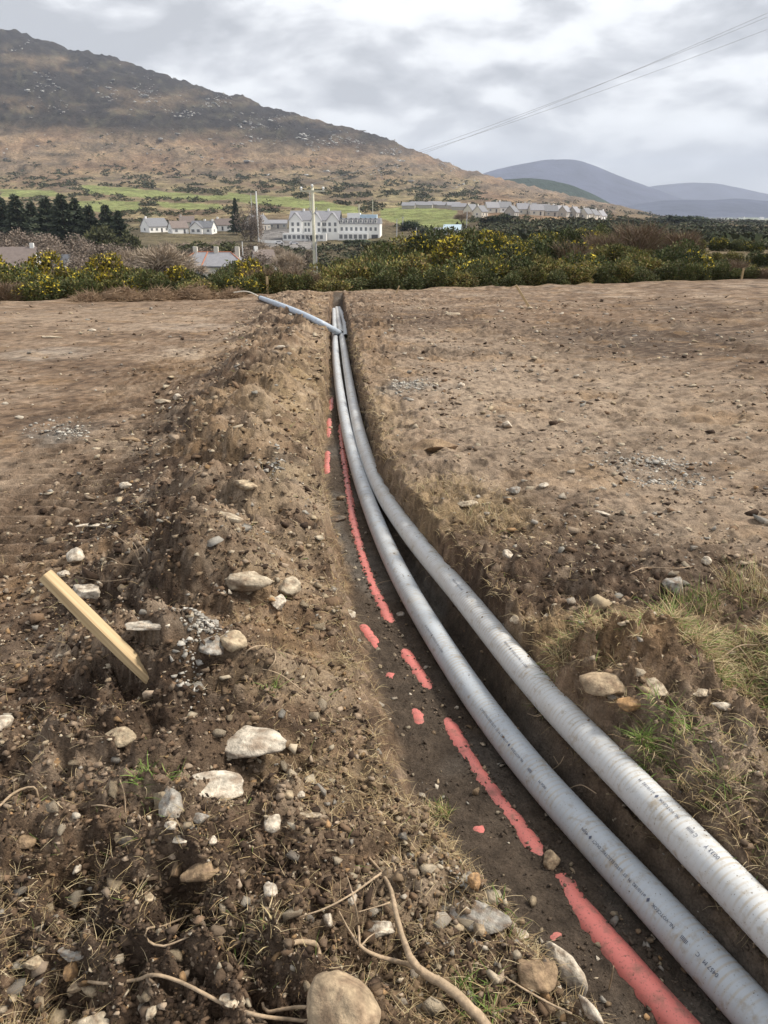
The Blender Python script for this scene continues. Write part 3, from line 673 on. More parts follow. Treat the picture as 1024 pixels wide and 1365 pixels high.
def s_at(P, py):
    al = arclen(P); dep = P[:, 1] * cp - (P[:, 2] - EYE) * sp; pyy = 682.5 - F * (P[:, 1] * sp + (P[:, 2] - EYE) * cp) / dep
    return al[np.argmin(abs(pyy - py))]
def bars(ductob, P, s0, ang):
    return print_on(ductob, P, s0, 'IIIIII', ang, 0.016, 'printed_bars')
E1 = '0457 M   C'
sb = s_at(PB, 1312)
print_on(ductB, PB, sb, '0457 M   C', 126, 0.016); bars(ductB, PB, sb + .105, 126)
print_on(ductB, PB, sb + .155, 'NL-VOTCEOK  \u2666 \u00f8110/182  M  ST  LSTD ELECTRIC DUCT \u2666 450N', 126, 0.0135)
sb2 = s_at(PB, 1062); print_on(ductB, PB, sb2, '0456 M', 126, .014); bars(ductB, PB, sb2 + .09, 126); print_on(ductB, PB, sb2 + .15, 'NL-VOTCEOK  \u2666 \u00f8110/182  M  ST  LSTD ELECTRIC DUCT', 126, .0135)
sb3 = s_at(PB, 880); print_on(ductB, PB, sb3, '0455 M  C NL-VOTCEOK  \u2666 \u00f8110/182  M  ST', 126, .0135)
sa = s_at(PA, 1165); print_on(ductA, PA, sa, '0033 Y', 98, .018); print_on(ductA, PA, sa + .085, 'C', 98, .016); bars(ductA, PA, sa + .100, 98)
print_on(ductA, PA, sa + .16, 'NL-VOTCEOK \u2666 \u00f8110/182  M', 98, .0135)
sa2 = s_at(PA, 905); print_on(ductA, PA, sa2, '0032 Y  C NL-VOTCEOK \u2666 \u00f8110/182', 105, .0135); sa3 = s_at(PA, 800); print_on(ductA, PA, sa3, '0031 Y  C NL-VOTCEOK', 105, .0135)
# half-buried red ducts: (px, py, how far the crown stands over the trench floor)
def red_duct(pts, label, rad=0.05):
    W = np.array([[*plane_pt(a, b, FD)[:2], c] for a, b, c in pts]); Q = catmull(W[:, [0, 1, 2]] * np.array([1, 1, 1]), .03)
    e_ = Q[:, 2] + .003 * pn(Q[:, 1] / .09, Q[:, 1] * 0, 401) + .008 * fbm(Q[:, 0] / .25, Q[:, 1] / .25, 71, 3)
    g = SL * Q[:, 1] + FD
    P = np.stack([Q[:, 0], Q[:, 1], g + e_ - rad], -1); V, Fq = tube(P, rad, 20)
    return put('red_duct', mesh('red_duct', V, Fq, None, True, {'along': np.zeros(len(V)), 'up': np.zeros(len(V))}), M['red'], label=label, cat='duct', group='red ducts in the trench floor')
h_, b_ = .020, -.02
red_duct([(985, 1460, .036), (905, 1365, .032), (860, 1312, .028), (800, 1240, .020), (770, 1200, .0065), (752, 1170, .0065), (742, 1158, b_), (728, 1145, -.02), (715, 1130, .0065), (690, 1095, .0065), (650, 1045, .0065), (620, 1000, .0065), (600, 965, .0065), (588, 945, b_), (578, 928, b_), (570, 915, .0065), (552, 888, .0065), (540, 868, .0065), (532, 852, b_),
          (526, 838, b_), (520, 828, .0065), (507, 800, .0065), (492, 768, .0065), (478, 722, .0065), (472, 700, .0065), (464, 650, .0065), (458, 610, .0065), (454, 570, .0065), (452, 555, b_), (448, 520, b_)], 'main red duct half buried beside the grey ducts')
red_duct([(840, 1365, -.05), (760, 1275, b_), (742, 1248, .0065), (730, 1235, b_), (680, 1165, -.05), (640, 1105, .004), (625, 1090, b_), (575, 985, -.03), (561, 962, .004), (555, 948, .004), (545, 935, b_), (528, 910, b_), (521, 900, .0065), (515, 890, b_), (507, 872, -.01), (499, 856, .0065), (485, 836, .0065), (478, 820, b_), (455, 740, -.05), (437, 650, -.03), (436, 628, .0065), (436, 615, .006), (437, 604, .0065), (437, 592, b_), (438, 578, .0065), (439, 560, .0065), (440, 553, b_), (441, 545, .0065), (442, 533, .0065), (443, 520, b_)],
         'second red duct showing only in short pieces near the spoil bank', .045)

# ------------------------------------------------------------------ rock shapes
def hull_rock(seed, n=14, flat=1.0, cuts=0):
    r = random.Random(seed); bm = bmesh.new()
    for i in range(n):
        v = Vector((r.gauss(0, 1), r.gauss(0, 1), r.gauss(0, 1))).normalized() * r.uniform(.78, 1.0); bm.verts.new(v)
    bmesh.ops.convex_hull(bm, input=bm.verts[:])
    for v in [v for v in bm.verts if not v.link_faces]: bm.verts.remove(v)
    bm.normal_update(); bm.verts.index_update()
    V = np.array([v.co[:] for v in bm.verts]); Fc = np.array([[v.index for v in f.verts] for f in bm.faces]); bm.free()
    V = V - (V.max(0) + V.min(0)) / 2; V = V / (V.max(0) - V.min(0)) * 2.0
    V[:, 2] *= flat
    return V, Fc
def hero_rock(seed, angular=0.6, sub=4):
    r = random.Random(seed); bm = bmesh.new(); bmesh.ops.create_icosphere(bm, subdivisions=sub, radius=1.0)
    pl = []
    for i in range(13):
        d = Vector((r.gauss(0, 1), r.gauss(0, 1), r.gauss(0, .9))).normalized(); pl.append((d, r.uniform(.5, .85)))
    from mathutils import noise as mn
    off = Vector((seed * 1.7, seed * .3, 4.1))
    for v in bm.verts:
        p = v.co.copy()
        for d, h in pl:
            k = p.dot(d) - h
            if k > 0: p -= d * k * angular
        f = 1 + .13 * mn.noise(p * 1.3 + off) + .06 * mn.noise(p * 3.2 + off) + .03 * mn.noise(p * 8 + off)
        v.co = p * f
    me = bpy.data.meshes.new('hero'); bm.to_mesh(me); bm.free()
    V = np.array([v.co[:] for v in me.vertices]); Fc = np.array([p.vertices[:] for p in me.polygons]); bpy.data.meshes.remove(me)
    V = V - (V.max(0) + V.min(0)) / 2; V = V / (V.max(0) - V.min(0)) * 2.0
    return V, Fc
STC = {'white': (0.54, 0.48, 0.39), 'beige': (0.40, 0.32, 0.215), 'grey': (0.30, 0.28, 0.245), 'brown': (0.27, 0.19, 0.115), 'dark': (0.13, 0.11, 0.09), 'orange': (0.38, 0.23, 0.11), 'tan': (0.36, 0.275, 0.18), 'pale': (0.45, 0.38, 0.28)}
def rock_cols(V, base, seed):
    n_ = fbm(V[:, 0] * 1.4 + seed, V[:, 1] * 1.4 + V[:, 2] * 1.1, 500, 4); d = np.array(SOILS['brown'])
    c = np.array(base)[None, :] * (1 + .45 * n_[:, None])
    f = np.clip(fbm(V[:, 0] * 2 - seed, V[:, 1] * 2 + V[:, 2], 510, 3) * 1.8 + .14, 0, .75)[:, None]
    f2 = np.clip((-V[:, 2] - .25) * 1.2, 0, .75)[:, None]      # clinging soil on the bedded side
    f = np.maximum(f, f2); return c * (1 - f) + d[None, :] * f
_rid = 0
def stone(px, py, wpx, hpx, kind, label, flat=None, rot=0.0, ang=0.6, cat='stone', name='stone', sink=0.34, lift=0.0, tilt=0.0):
    """a stone as wide and tall in view as given, bedded in the soil where it lies"""
    global _rid; _rid += 1
    p, t = hit(px, py + hpx * .30); u = t / F
    W = wpx * u * .5; H = hpx * u * .5
    V, Fc = hero_rock(900 + _rid, min(1.0, ang + .25), 4 if wpx > 26 else 3)
    if flat is None: flat = .8
    S = np.array([W, H * 1.15, H * flat]); Vw = V * S
    a_ = np.linspace(0, 6.28, 12); gg = gz(p[0] + .55 * W * np.cos(a_), p[1] + .55 * S[1] * np.sin(a_)); zc_ = .8 * gg.mean() + .2 * gg.max()
    o = put(name, mesh(name, Vw, Fc, rock_cols(V, STC[kind], _rid * 3.7), True), M['stone'], loc=(p[0], p[1], zc_ + S[2] * (1 - 2 * sink) + lift), rot=(tilt, random.uniform(-.12, .12), rot), label=label, cat=cat)
    return o
STONES = [
 (458, 1330, 100, 92, 'tan', 'big rounded tan boulder with pitted face behind the looping root', dict(ang=.35, flat=.85, sink=.30)),
 (330, 994, 112, 52, 'white', 'largest flat white slab on the spoil bank', dict(flat=.55, rot=-.25)),
 (283, 1041, 84, 42, 'white', 'white humped stone just below the largest white slab', dict(flat=.7)),
 (228, 1066, 32, 42, 'grey', 'pale grey oval stone beside the white humped stone', dict(rot=.3)),
 (270, 1156, 58, 34, 'brown', 'brown oblong block of rock lying in dark soil', dict(ang=.95, rot=.3, flat=.9)),
 (238, 1172, 14, 24, 'brown', 'small brown chip touching the end of the oblong block', dict(ang=.9)),
 (160, 978, 48, 27, 'beige', 'beige wedge stone alone in dark soil below the stake', dict()),
 (330, 783, 74, 32, 'pale', 'long pale stone with blunt end on the bank crest', dict(ang=.9, rot=-.25, flat=.8)),
 (386, 783, 28, 30, 'pale', 'smooth pale stone beside the long blunt stone', dict(rot=-.6)),
 (372, 801, 20, 26, 'white', 'white triangular stone below the smooth pale stone', dict(ang=.95)),
 (281, 846, 32, 34, 'grey', 'grey rounded stone touching a beige one on the bank', dict()),
 (311, 853, 38, 30, 'beige', 'beige knobbly stone touching a grey one on the bank', dict()),
 (198, 840, 62, 20, 'white', 'flat whitish stone right of the leaning stake', dict(flat=.6)),
 (117, 790, 38, 22, 'white', 'off-white stone just behind the middle of the stake', dict()),
 (102, 740, 24, 26, 'white', 'whitish stone above the top of the leaning stake', dict(rot=.5)),
 (84, 762, 18, 10, 'white', 'small white stone next to the top of the stake', dict()),
 (328, 650, 34, 18, 'beige', 'beige stone on the middle of the spoil bank', dict()),
 (303, 688, 50, 16, 'pale', 'pale broken slab below the middle of the bank', dict(flat=.6, rot=-.4)),
 (128, 699, 52, 9, 'white', 'long thin pale sliver lying on the haul track', dict(flat=.5, rot=.2)),
 (168, 648, 20, 12, 'white', 'paired whitish stone at the foot of the bank, upper left', dict()),
 (218, 532, 24, 12, 'pale', 'pale slab propped on a dark lump of the bank', dict(flat=.6)),
 (237, 527, 12, 12, 'white', 'small white stone beside the propped pale slab', dict()),
 (174, 584, 28, 10, 'brown', 'brown flat stone half sunk at the track edge', dict()),
 (5, 957, 22, 32, 'white', 'white stone cut by the edge of the picture', dict()),
 (448, 691, 30, 13, 'dark', 'dark flat stone on the trench floor left of the red duct', dict(flat=.6)),
 (466, 819, 17, 15, 'white', 'black and white stone on the trench floor', dict()),
 (534, 818, 12, 8, 'grey', 'small grey stone between red duct and grey duct', dict()),
 (735, 1141, 23, 27, 'tan', 'square tan stone sitting in the gap of the red duct', dict(ang=.9, sink=.2)),
 (715, 1296, 56, 46, 'brown', 'angular brown shale rock at the trench lip', dict(ang=.95, flat=.8)),
 (752, 1274, 26, 74, 'white', 'upright white shard edging the trench lip', dict(ang=.9, rot=.5, flat=.5)),
 (786, 1338, 14, 44, 'white', 'narrow white splinter of rock below the upright shard', dict(ang=.9, rot=.5, flat=.5)),
 (640, 1208, 84, 36, 'grey', 'streaky grey layered slab near the trench lip', dict(ang=.8, rot=-.35, flat=.6)),
 (632, 1168, 18, 22, 'orange', 'yellowish pebble-shaped stone above the layered slab', dict()),
 (690, 1245, 30, 18, 'white', 'crumbly white stone between layered slab and trench', dict()),
 (506, 1236, 40, 22, 'white', 'white lumpy stone framed by the forked branch', dict()),
 (468, 1190, 18, 18, 'white', 'white stone left of the fork of the branch', dict()),
 (437, 1223, 14, 20, 'white', 'narrow white stone left of the forked branch', dict()),
 (361, 1191, 20, 20, 'white', 'grey-white stone on loose crumbs below centre', dict()),
 (364, 1099, 22, 22, 'white', 'white stone with pointed tail on the bank', dict()),
 (400, 1061, 14, 11, 'white', 'round white pebble paired with a pinkish one', dict()),
 (384, 1062, 16, 12, 'beige', 'pinkish stone paired with a round white pebble', dict()),
 (228, 1096, 18, 14, 'white', 'white stone under the pale grey oval stone', dict()),
 (268, 1093, 24, 14, 'grey', 'dull grey flat stone below the white humped stone', dict()),
 (241, 1121, 20, 11, 'white', 'flat white stone above the oblong block', dict()),
 (285, 1126, 11, 12, 'white', 'small bright white stone above the oblong block', dict()),
 (410, 1084, 46, 9, 'pale', 'thin pale strip of stone on the bank side', dict(flat=.5)),
 (199, 1196, 15, 14, 'beige', 'lone cream stone left of the oblong block', dict()),
 (104, 1157, 10, 17, 'white', 'small pointed white stone on the lower left slope', dict()),
 (38, 1124, 24, 20, 'brown', 'brown lump stone on the lower left slope', dict()),
 (162, 1119, 18, 14, 'tan', 'dull tan stone in the dark lower left slope', dict()),
 (48, 1283, 28, 17, 'beige', 'beige stone near the bottom left corner', dict()),
 (98, 1290, 18, 26, 'orange', 'orange upright stone above the long root', dict(ang=.9)),
 (96, 1268, 38, 16, 'grey', 'banded grey oblong stone above the orange stone', dict(ang=.9)),
 (122, 1326, 26, 17, 'beige', 'light beige stone just under the long root', dict()),
 (103, 1321, 22, 14, 'tan', 'tan tapering stone under the long root', dict(rot=.4)),
 (81, 1352, 24, 34, 'beige', 'tall cream stone at the bottom edge', dict()),
 (126, 1358, 46, 34, 'pale', 'broad cream stone at the bottom edge', dict(ang=.9)),
 (204, 1348, 15, 20, 'pale', 'small cream heart-shaped stone near the bottom edge', dict()),
 (310, 1330, 36, 18, 'pale', 'crumbling pale stone at the bottom beside the long root', dict(flat=.5, sink=.4)),
 (802, 906, 64, 46, 'tan', 'tan boulder bedded in the orange clod beside the duct', dict(sink=.25)),
 (872, 918, 34, 28, 'pale', 'pale stone at the end of the orange clod', dict(sink=.2)),
 (846, 934, 50, 20, 'orange', 'orange stone under the clod beside the duct', dict()),
 (962, 938, 26, 14, 'white', 'white flat stone on bare soil by the turf', dict()),
 (932, 932, 26, 12, 'pale', 'pale flat stone half hidden by the turf', dict()),
 (897, 786, 28, 28, 'grey', 'grey-white stone standing above the grass strip', dict(sink=.2)),
 (578, 594, 66, 26, 'brown', 'broad brown slab overhanging the trench edge', dict(ang=.9, flat=.8)),
 (676, 565, 14, 14, 'white', 'bright white stone on the pale scraped soil', dict()),
 (677, 738, 15, 18, 'white', 'white square stone on the dark right-hand soil', dict()),
 (623, 673, 28, 12, 'pale', 'pale flat stone among straw near the trench edge', dict()),
 (685, 655, 18, 12, 'grey', 'grey stone left of a darker clod on the field', dict()),
 (725, 646, 14, 10, 'white', 'small white stone on the smooth scraped soil', dict()),
 (803, 684, 24, 6, 'white', 'thin white splinter on the stony field', dict(flat=.5, rot=-.5)),
 (940, 748, 14, 14, 'white', 'white pebble right on the dark stony soil', dict()),
 (687, 832, 18, 14, 'pale', 'cream stone on the trench edge by the upper duct', dict()),
 (545, 532, 16, 8, 'grey', 'grey stone on the blue-grey gravel smear', dict()),
 (615, 512, 10, 8, 'white', 'small white stone by the hollow in the field', dict()),
 (123, 440, 12, 6, 'white', 'small white stone on the far haul track', dict()),
 (70, 449, 30, 6, 'pale', 'pale flat stone far across the haul track', dict(flat=.5)),
 (374, 462, 14, 7, 'white', 'white flat stone high on the far bank', dict(flat=.6)),
 (603, 417, 22, 6, 'pale', 'pale stone row end near the far trench end', dict()),
]
for (px, py, wp, hp, kd, lb, k_) in STONES: stone(px, py, wp, hp, kd, lb, **k_)

# ------------------------------------------------------------------ scattered stones, pebbles, clods
soil_on(PA, 420, 1.2, 4.5, .45, 'soil crumbs fallen on the upper grey duct', .55); soil_on(PB, 160, 1.2, 4.5, .5, 'soil crumbs fallen on the lower grey duct', .3)
TEMPL = [hull_rock(i, 8 + i % 4, .75) for i in range(14)]
def zone_pts(n, y0, y1, power=2.0):
    """points over the visible field, denser close to the camera"""
    u = RNG.random(n); a = 1 - power
    y = (y0 ** a + u * (y1 ** a - y0 ** a)) ** (1 / a)
    half = (y * cp + 1.6 * sp) * 0.56
    x = (RNG.random(n) * 2 - 1) * half
    return x, y
def inst_mesh(name, X, Y, size, cols, flat=.75, sink=.25, aniso=.45):
    n = len(X); Z = gz(X, Y); Vs, Fs, Cs, o = [], [], [], 0
    tid = RNG.integers(0, len(TEMPL), n)
    for t in range(len(TEMPL)):
        k = np.where(tid == t)[0]
        if not len(k): continue
        V, Fc = TEMPL[t]; m = len(k); a = RNG.random(m) * 6.283
        S = size[k][:, None] * (1 + aniso * (RNG.random((m, 3)) * 2 - 1)) * np.array([1, 1, flat])
        W = V[None] * S[:, None, :]
        tl = RNG.normal(0, .35, m); ct, st = np.cos(tl)[:, None], np.sin(tl)[:, None]
        W = np.stack([W[..., 0], W[..., 1] * ct - W[..., 2] * st, W[..., 1] * st + W[..., 2] * ct], -1)
        ca, sa_ = np.cos(a)[:, None], np.sin(a)[:, None]
        W = np.stack([W[..., 0] * ca - W[..., 1] * sa_, W[..., 0] * sa_ + W[..., 1] * ca, W[..., 2]], -1)
        W += np.stack([X[k], Y[k], Z[k] + S[:, 2] * (1 - 2 * sink)], -1)[:, None, :]
        Vs.append(W.reshape(-1, 3)); Fs.append((Fc[None] + (np.arange(m) * len(V))[:, None, None] + o).reshape(-1, 3)); Cs.append(np.repeat(cols[k], len(V), 0)); o += m * len(V)
    return mesh(name, np.vstack(Vs), np.vstack(Fs), np.vstack(Cs))
def in_trench(x, y, pad=0.0): return (x > xl(y) - pad) & (x < xr(y) + pad)
pal = np.array([STC[k] for k in ('white', 'pale', 'beige', 'grey', 'brown', 'tan', 'orange', 'dark')])
# pebbles
x, y = zone_pts(9500, 1.0, 24, 1.6); dens = np.clip(.42 + 1.1 * fbm(x / .9, y / .9, 601, 3), 0.03, 1); dens = np.where(in_trench(x, y), .30, dens); bank = (x < xl(y)) & (x > xl(y) - 1.9)
dens = np.where((x < xl(y) - 1.6), dens * .22, dens)
k = RNG.random(len(x)) < dens; x, y = x[k], y[k]
sz = np.exp(RNG.normal(math.log(.0055), .5, len(x))) * (0.75 + y * .14); sz = np.minimum(sz, .035)
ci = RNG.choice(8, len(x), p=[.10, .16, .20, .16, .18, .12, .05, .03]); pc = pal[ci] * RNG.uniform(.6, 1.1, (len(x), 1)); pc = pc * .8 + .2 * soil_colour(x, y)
put('pebbles', inst_mesh('pebbles', x, y, sz, pc), M['stone'], kind='stuff', label='small pale pebbles strewn through the soil')
# crushed stone smears
gx, gy = [], []
for (px, py, rx, ry, n) in [(80, 575, 42, 13, 260), (275, 955, 30, 22, 320), (265, 1000, 16, 22, 160), (205, 890, 12, 24, 120), (545, 515, 34, 8, 160), (632, 1185, 26, 18, 200), (365, 655, 22, 16, 160), (870, 615, 70, 12, 260), (900, 640, 60, 10, 160)]:
    for i in range(n):
        a = plane_pt(px + random.gauss(0, .5) * rx, py + random.gauss(0, .5) * ry); gx.append(a[0]); gy.append(a[1])
gx, gy = np.array(gx), np.array(gy); sz = np.exp(RNG.normal(math.log(.006), .4, len(gx))) * (.6 + gy * .14)
pc = np.array(STC['grey'])[None] * RNG.uniform(.7, 1.7, (len(gx), 1))
put('gravel', inst_mesh('gravel', gx, gy, sz, pc), M['stone'], kind='stuff', label='grey crushed stone smears on the soil')
# soil clods
x, y = zone_pts(34000, .95, 20, 2.1); bankm = np.clip(1 - np.abs((xl(y) - x) - .75) / 1.3, 0, 1)
dens = np.clip(.30 + .9 * bankm + .6 * fbm(x / .7, y / .7, 611, 3), .05, 1); dens = np.where(x > xr(y), np.clip(.35 + .9 * fbm(x / .8, y / .8, 612, 3) + .5 * np.exp(-((x - xr(y)) / .3) ** 2) + .5 * np.exp(-((y - 2.9) / .5) ** 2), .06, 1), dens); tt_ = (x - xl(y)) / (xr(y) - xl(y)); dens = np.where(in_trench(x, y), np.where(tt_ > .6, .8, .25), dens)
k = RNG.random(len(x)) < dens; x, y = x[k], y[k]
sz = np.exp(RNG.normal(math.log(.0046), .5, len(x))) * (.7 + y * .16); sz = np.minimum(sz, .010 + .0022 * y); sz = np.where(in_trench(x, y), sz * .6, sz)
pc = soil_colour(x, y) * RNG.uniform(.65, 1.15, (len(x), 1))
put('soil_clods', inst_mesh('soil_clods', x, y, sz, pc, .8, .3), M['crumb'], kind='stuff', label='loose crumbs and clods of brown soil')
x, y = zone_pts(13000, 2.6, 23, 1.35); d_ = fbm(x / 1.1, y / 1.4, 615, 3); dens = np.where(x > xr(y), np.clip(.30 + 1.2 * d_, .06, 1), np.where(x > xl(y) - 1.8, .8, np.clip(.05 + .7 * d_, .01, .6))); dens = np.where(in_trench(x, y), 0, dens)
k = RNG.random(len(x)) < dens; x, y = x[k], y[k]; sz = np.exp(RNG.normal(math.log(.0014), .55, len(x))) * (2.2 + y); sz = np.minimum(sz, .04)
pal2 = np.array([SOILS['dark'], SOILS['brown'], SOILS['tan'], STC['pale'], STC['grey'], STC['beige']]); pc = pal2[RNG.choice(6, len(x), p=[.24, .26, .18, .14, .08, .10])] * RNG.uniform(.7, 1.1, (len(x), 1))
put('soil_clods', inst_mesh('soil_clods', x, y, sz, pc, .6, .35), M['crumb'], kind='stuff', label='scattered clods and grit over the scraped field')
x, y = zone_pts(30000, 1.0, 9, 2.0); k = (x < xl(y) + .02) & (x > xl(y) - 1.5) & (RNG.random(len(x)) < .8); x, y = x[k], y[k]
sz = np.exp(RNG.normal(math.log(.0030), .5, len(x))) * (.8 + .25 * y); pc = np.array([SOILS['dark'], SOILS['brown'], SOILS['tan'], SOILS['orange'], STC['pale']])[RNG.choice(5, len(x), p=[.36, .30, .17, .09, .08])] * RNG.uniform(.6, 1.2, (len(x), 1))
put('soil_clods', inst_mesh('soil_clods', x, y, sz, pc, .8, .2, .6), M['crumb'], kind='stuff', label='fine crumbled soil over the spoil bank')
# grit clinging along the half-buried red duct
gp = np.array([plane_pt(a, b, FD)[:2] for a, b in [(985, 1460), (905, 1365), (860, 1312), (800, 1240), (752, 1170), (715, 1130), (650, 1045), (600, 965), (540, 868), (507, 800), (472, 700), (458, 610), (452, 555)]]); Qg = catmull(np.c_[gp, np.zeros(len(gp))], .01)
ii = RNG.integers(0, len(Qg), 1500); off_ = RNG.choice([-1, 1], 1500) * np.abs(RNG.normal(.026, .010, 1500)) + RNG.normal(0, .004, 1500); x, y = Qg[ii, 0] + off_, Qg[ii, 1] + RNG.normal(0, .01, 1500); k = (RNG.random(1500) < np.clip(1.6 / y, 0, 1)); x, y = x[k], y[k]
put('soil_clods', inst_mesh('soil_clods', x, y, RNG.uniform(.002, .006, len(x)) * (.7 + .2 * y), np.array([SOILS['floor']]) * RNG.uniform(1.0, 2.4, (len(x), 1)), .8, .1), M['crumb'], kind='stuff', label='wet grit clinging along the red duct')
# medium stones one can pick out, each its own object

LMK = {'bank': [('near the leaning wooden stake', 130, 830), ('near the largest white slab', 330, 994), ('near the oblong brown block', 270, 1157), ('near the big tan boulder', 458, 1330), ('near the forked branch', 530, 1230), ('near the layered slab', 640, 1208), ('near the looped root', 350, 875), ('near the long blunt stone', 330, 783), ('near the spray of twigs', 170, 735), ('in the middle of its length', 330, 650), ('where it runs far off', 330, 520), ('close to the crossing pipe', 380, 430), ('in the bottom left corner', 60, 1300), ('on its dark left slope', 60, 1000), ('below the wedge stone', 160, 1010)],
       'field': [('near the straw tufts by the ducts', 620, 670), ('near the grey-white standing stone', 897, 786), ('near the overhanging brown slab', 590, 594), ('near the thin white splinter', 803, 684), ('on the pale scraped soil', 800, 560), ('near the blue-grey gravel smear', 545, 515), ('near the far leaning peg', 700, 420), ('on the dark churned strip', 900, 455), ('at the picture edge', 1000, 650), ('beside the far trench end', 520, 430), ('near the forked twig', 870, 757), ('on the dark soil before the grass strip', 740, 780)],
       'track': [('near the gravel smear', 80, 575), ('near the thin pale sliver', 128, 699), ('far off by the brush heaps', 200, 420), ('beside the wet clay patch', 265, 470), ('on the tread prints', 60, 650), ('at the far left', 40, 450)],
       'floor': [('between red duct and bank', 470, 760), ('near the square tan stone', 720, 1130), ('near the second red duct', 540, 930), ('far along', 440, 600), ('by the trench bend', 600, 1030)]}
LMK = {k: [(t_, plane_pt(a, b)[:2]) for t_, a, b in v] for k, v in LMK.items()}
def scatter_stones(n, test, what, zone, group, smin, smax, y0, y1, pw=1.6):
    mes = []
    for t in range(8):
        V, Fc = TEMPL[t]
        for kk in ('white', 'pale', 'beige', 'grey'):
            me = mesh('stone', V, Fc, rock_cols(V, np.array(STC[kk]), t * 1.3)); me.materials.append(M['stone']); mes.append((kk, me))
    x, y = zone_pts(n * 12, y0, y1, pw); ok = np.where(test(x, y))[0][:n]; x, y = x[ok], y[ok]; z = gz(x, y)
    for a, b, c_ in zip(x, y, z):
        s = random.uniform(smin, smax) * (.75 + .10 * b); kk, me = random.choice(mes)
        lm = min(LMK[zone], key=lambda q: math.hypot((q[1][0] - a) , (q[1][1] - b)) / q[1][1])[0]
        siz = 'tiny' if s < (smin + (smax - smin) * .33) * (.75 + .10 * b) else 'small' if s < (smin + (smax - smin) * .7) * (.75 + .10 * b) else 'fist-sized'
        put('stone', me, None, loc=(a, b, c_ + s * .25), rot=(random.uniform(-.3, .3), random.uniform(-.3, .3), random.uniform(0, 6.28)), sc=(s, s * random.uniform(.6, 1), s * random.uniform(.5, .8)), label='%s %s stone on the %s %s' % (siz, kk if kk != 'pale' else 'cream', what, lm), cat='stone', group=group)
scatter_stones(100, lambda a, b: (xl(b) - 1.5 < a) & (a < xl(b) - .05), 'spoil bank', 'bank', 'small stones on the spoil bank', .012, .028, 1.0, 16)
scatter_stones(110, lambda a, b: a > xr(b) + .1, 'right-hand field', 'field', 'small stones on the right-hand field', .014, .028, 2.2, 20, 1.3)
scatter_stones(24, lambda a, b: a < xl(b) - 1.7, 'haul track', 'track', 'small stones on the haul track', .014, .028, 2.5, 20, 1.3)
scatter_stones(18, lambda a, b: (xl(b) + .12 < a) & (a < xl(b) + .30), 'trench floor', 'floor', 'small stones on the trench floor', .010, .018, 1.4, 8)

# ------------------------------------------------------------------ straw, roots, turf
def blades(name, X, Y, L, wd, cols, lean, seg=3, lift=0.0, droop=1.0):
    n = len(X); Z = gz(X, Y); az = RNG.random(n) * 6.283; le = np.clip(RNG.normal(lean, .25, n), .05, 1.5)
    dx, dy = np.cos(az), np.sin(az); P = np.zeros((n, seg + 1, 3)); P[:, 0] = np.stack([X, Y, Z - .004 + lift], -1)
    ang = math.pi / 2 - le
    curl = RNG.normal(0, .5, n)
    for s_ in range(seg):
        a2 = ang - droop * (s_ / seg) * RNG.uniform(.2, 1.0, n); h_ = np.cos(a2); az2 = az + curl * s_ / seg
        P[:, s_ + 1] = P[:, s_] + (L / seg)[:, None] * np.stack([np.cos(az2) * h_, np.sin(az2) * h_, np.sin(a2)], -1)
    side = np.stack([-dy, dx, np.zeros(n)], -1); tw = RNG.normal(0, .6, n); side = side * np.cos(tw)[:, None]; side[:, 2] = np.sin(tw)
    wv = wd[:, None, None] * (1 - .8 * (np.arange(seg + 1) / seg))[None, :, None]
    V = np.stack([P - side[:, None] * wv, P + side[:, None] * wv], 2).reshape(-1, 3)
    b0 = (np.arange(n) * (seg + 1) * 2)[:, None]; Fq = np.concatenate([np.stack([b0[:, 0] + 2 * s_, b0[:, 0] + 2 * s_ + 1, b0[:, 0] + 2 * s_ + 3, b0[:, 0] + 2 * s_ + 2], -1) for s_ in range(seg)])
    return mesh(name, V, Fq, np.repeat(cols, (seg + 1) * 2, 0))
SC_ = np.array([(0.42, 0.32, 0.17), (0.33, 0.235, 0.12), (0.52, 0.42, 0.26), (0.24, 0.165, 0.09), (0.38, 0.31, 0.17)])
def scol(n, green=0.0):
    c = SC_[RNG.integers(0, 5, n)] * RNG.uniform(.75, 1.15, (n, 1)); g = RNG.random(n) < green
    c[g] = np.array((0.13, 0.19, 0.045)) * RNG.uniform(.7, 1.5, (g.sum(), 1)); return c
# straw fragments lying over the soil
x, y = zone_pts(64000, .95, 15, 1.8); nz_ = fbm(x / .5, y / .5, 621, 3)
dens = np.clip(.14 + 1.3 * nz_ + .35 * np.exp(-((xl(y) - x - .2) / .35) ** 2), 0, 1) * np.where((x < xl(y) + .06) & (x > xl(y) - 1.5 - .03 * y), 1.0, .0)
dR = np.exp(-((x - xr(y) - .2) / .42) ** 2) * (x > xr(y)) * np.clip(.5 + nz_, 0, 1); dens = np.maximum(dens, dR); dens = np.where((x > xr(y)) & (dens < .05), .05, dens)
k = (RNG.random(len(x)) < dens); x, y = x[k], y[k]; n = len(x)
put('straw', blades('straw', x, y, RNG.uniform(.012, .06, n) * (.8 + .12 * y), np.full(n, .00065) * (.7 + .3 * y), scol(n, .02), 1.25, 3, .006, .6), M['straw'], kind='stuff', label='dry straw and root fibres lying on the soil')
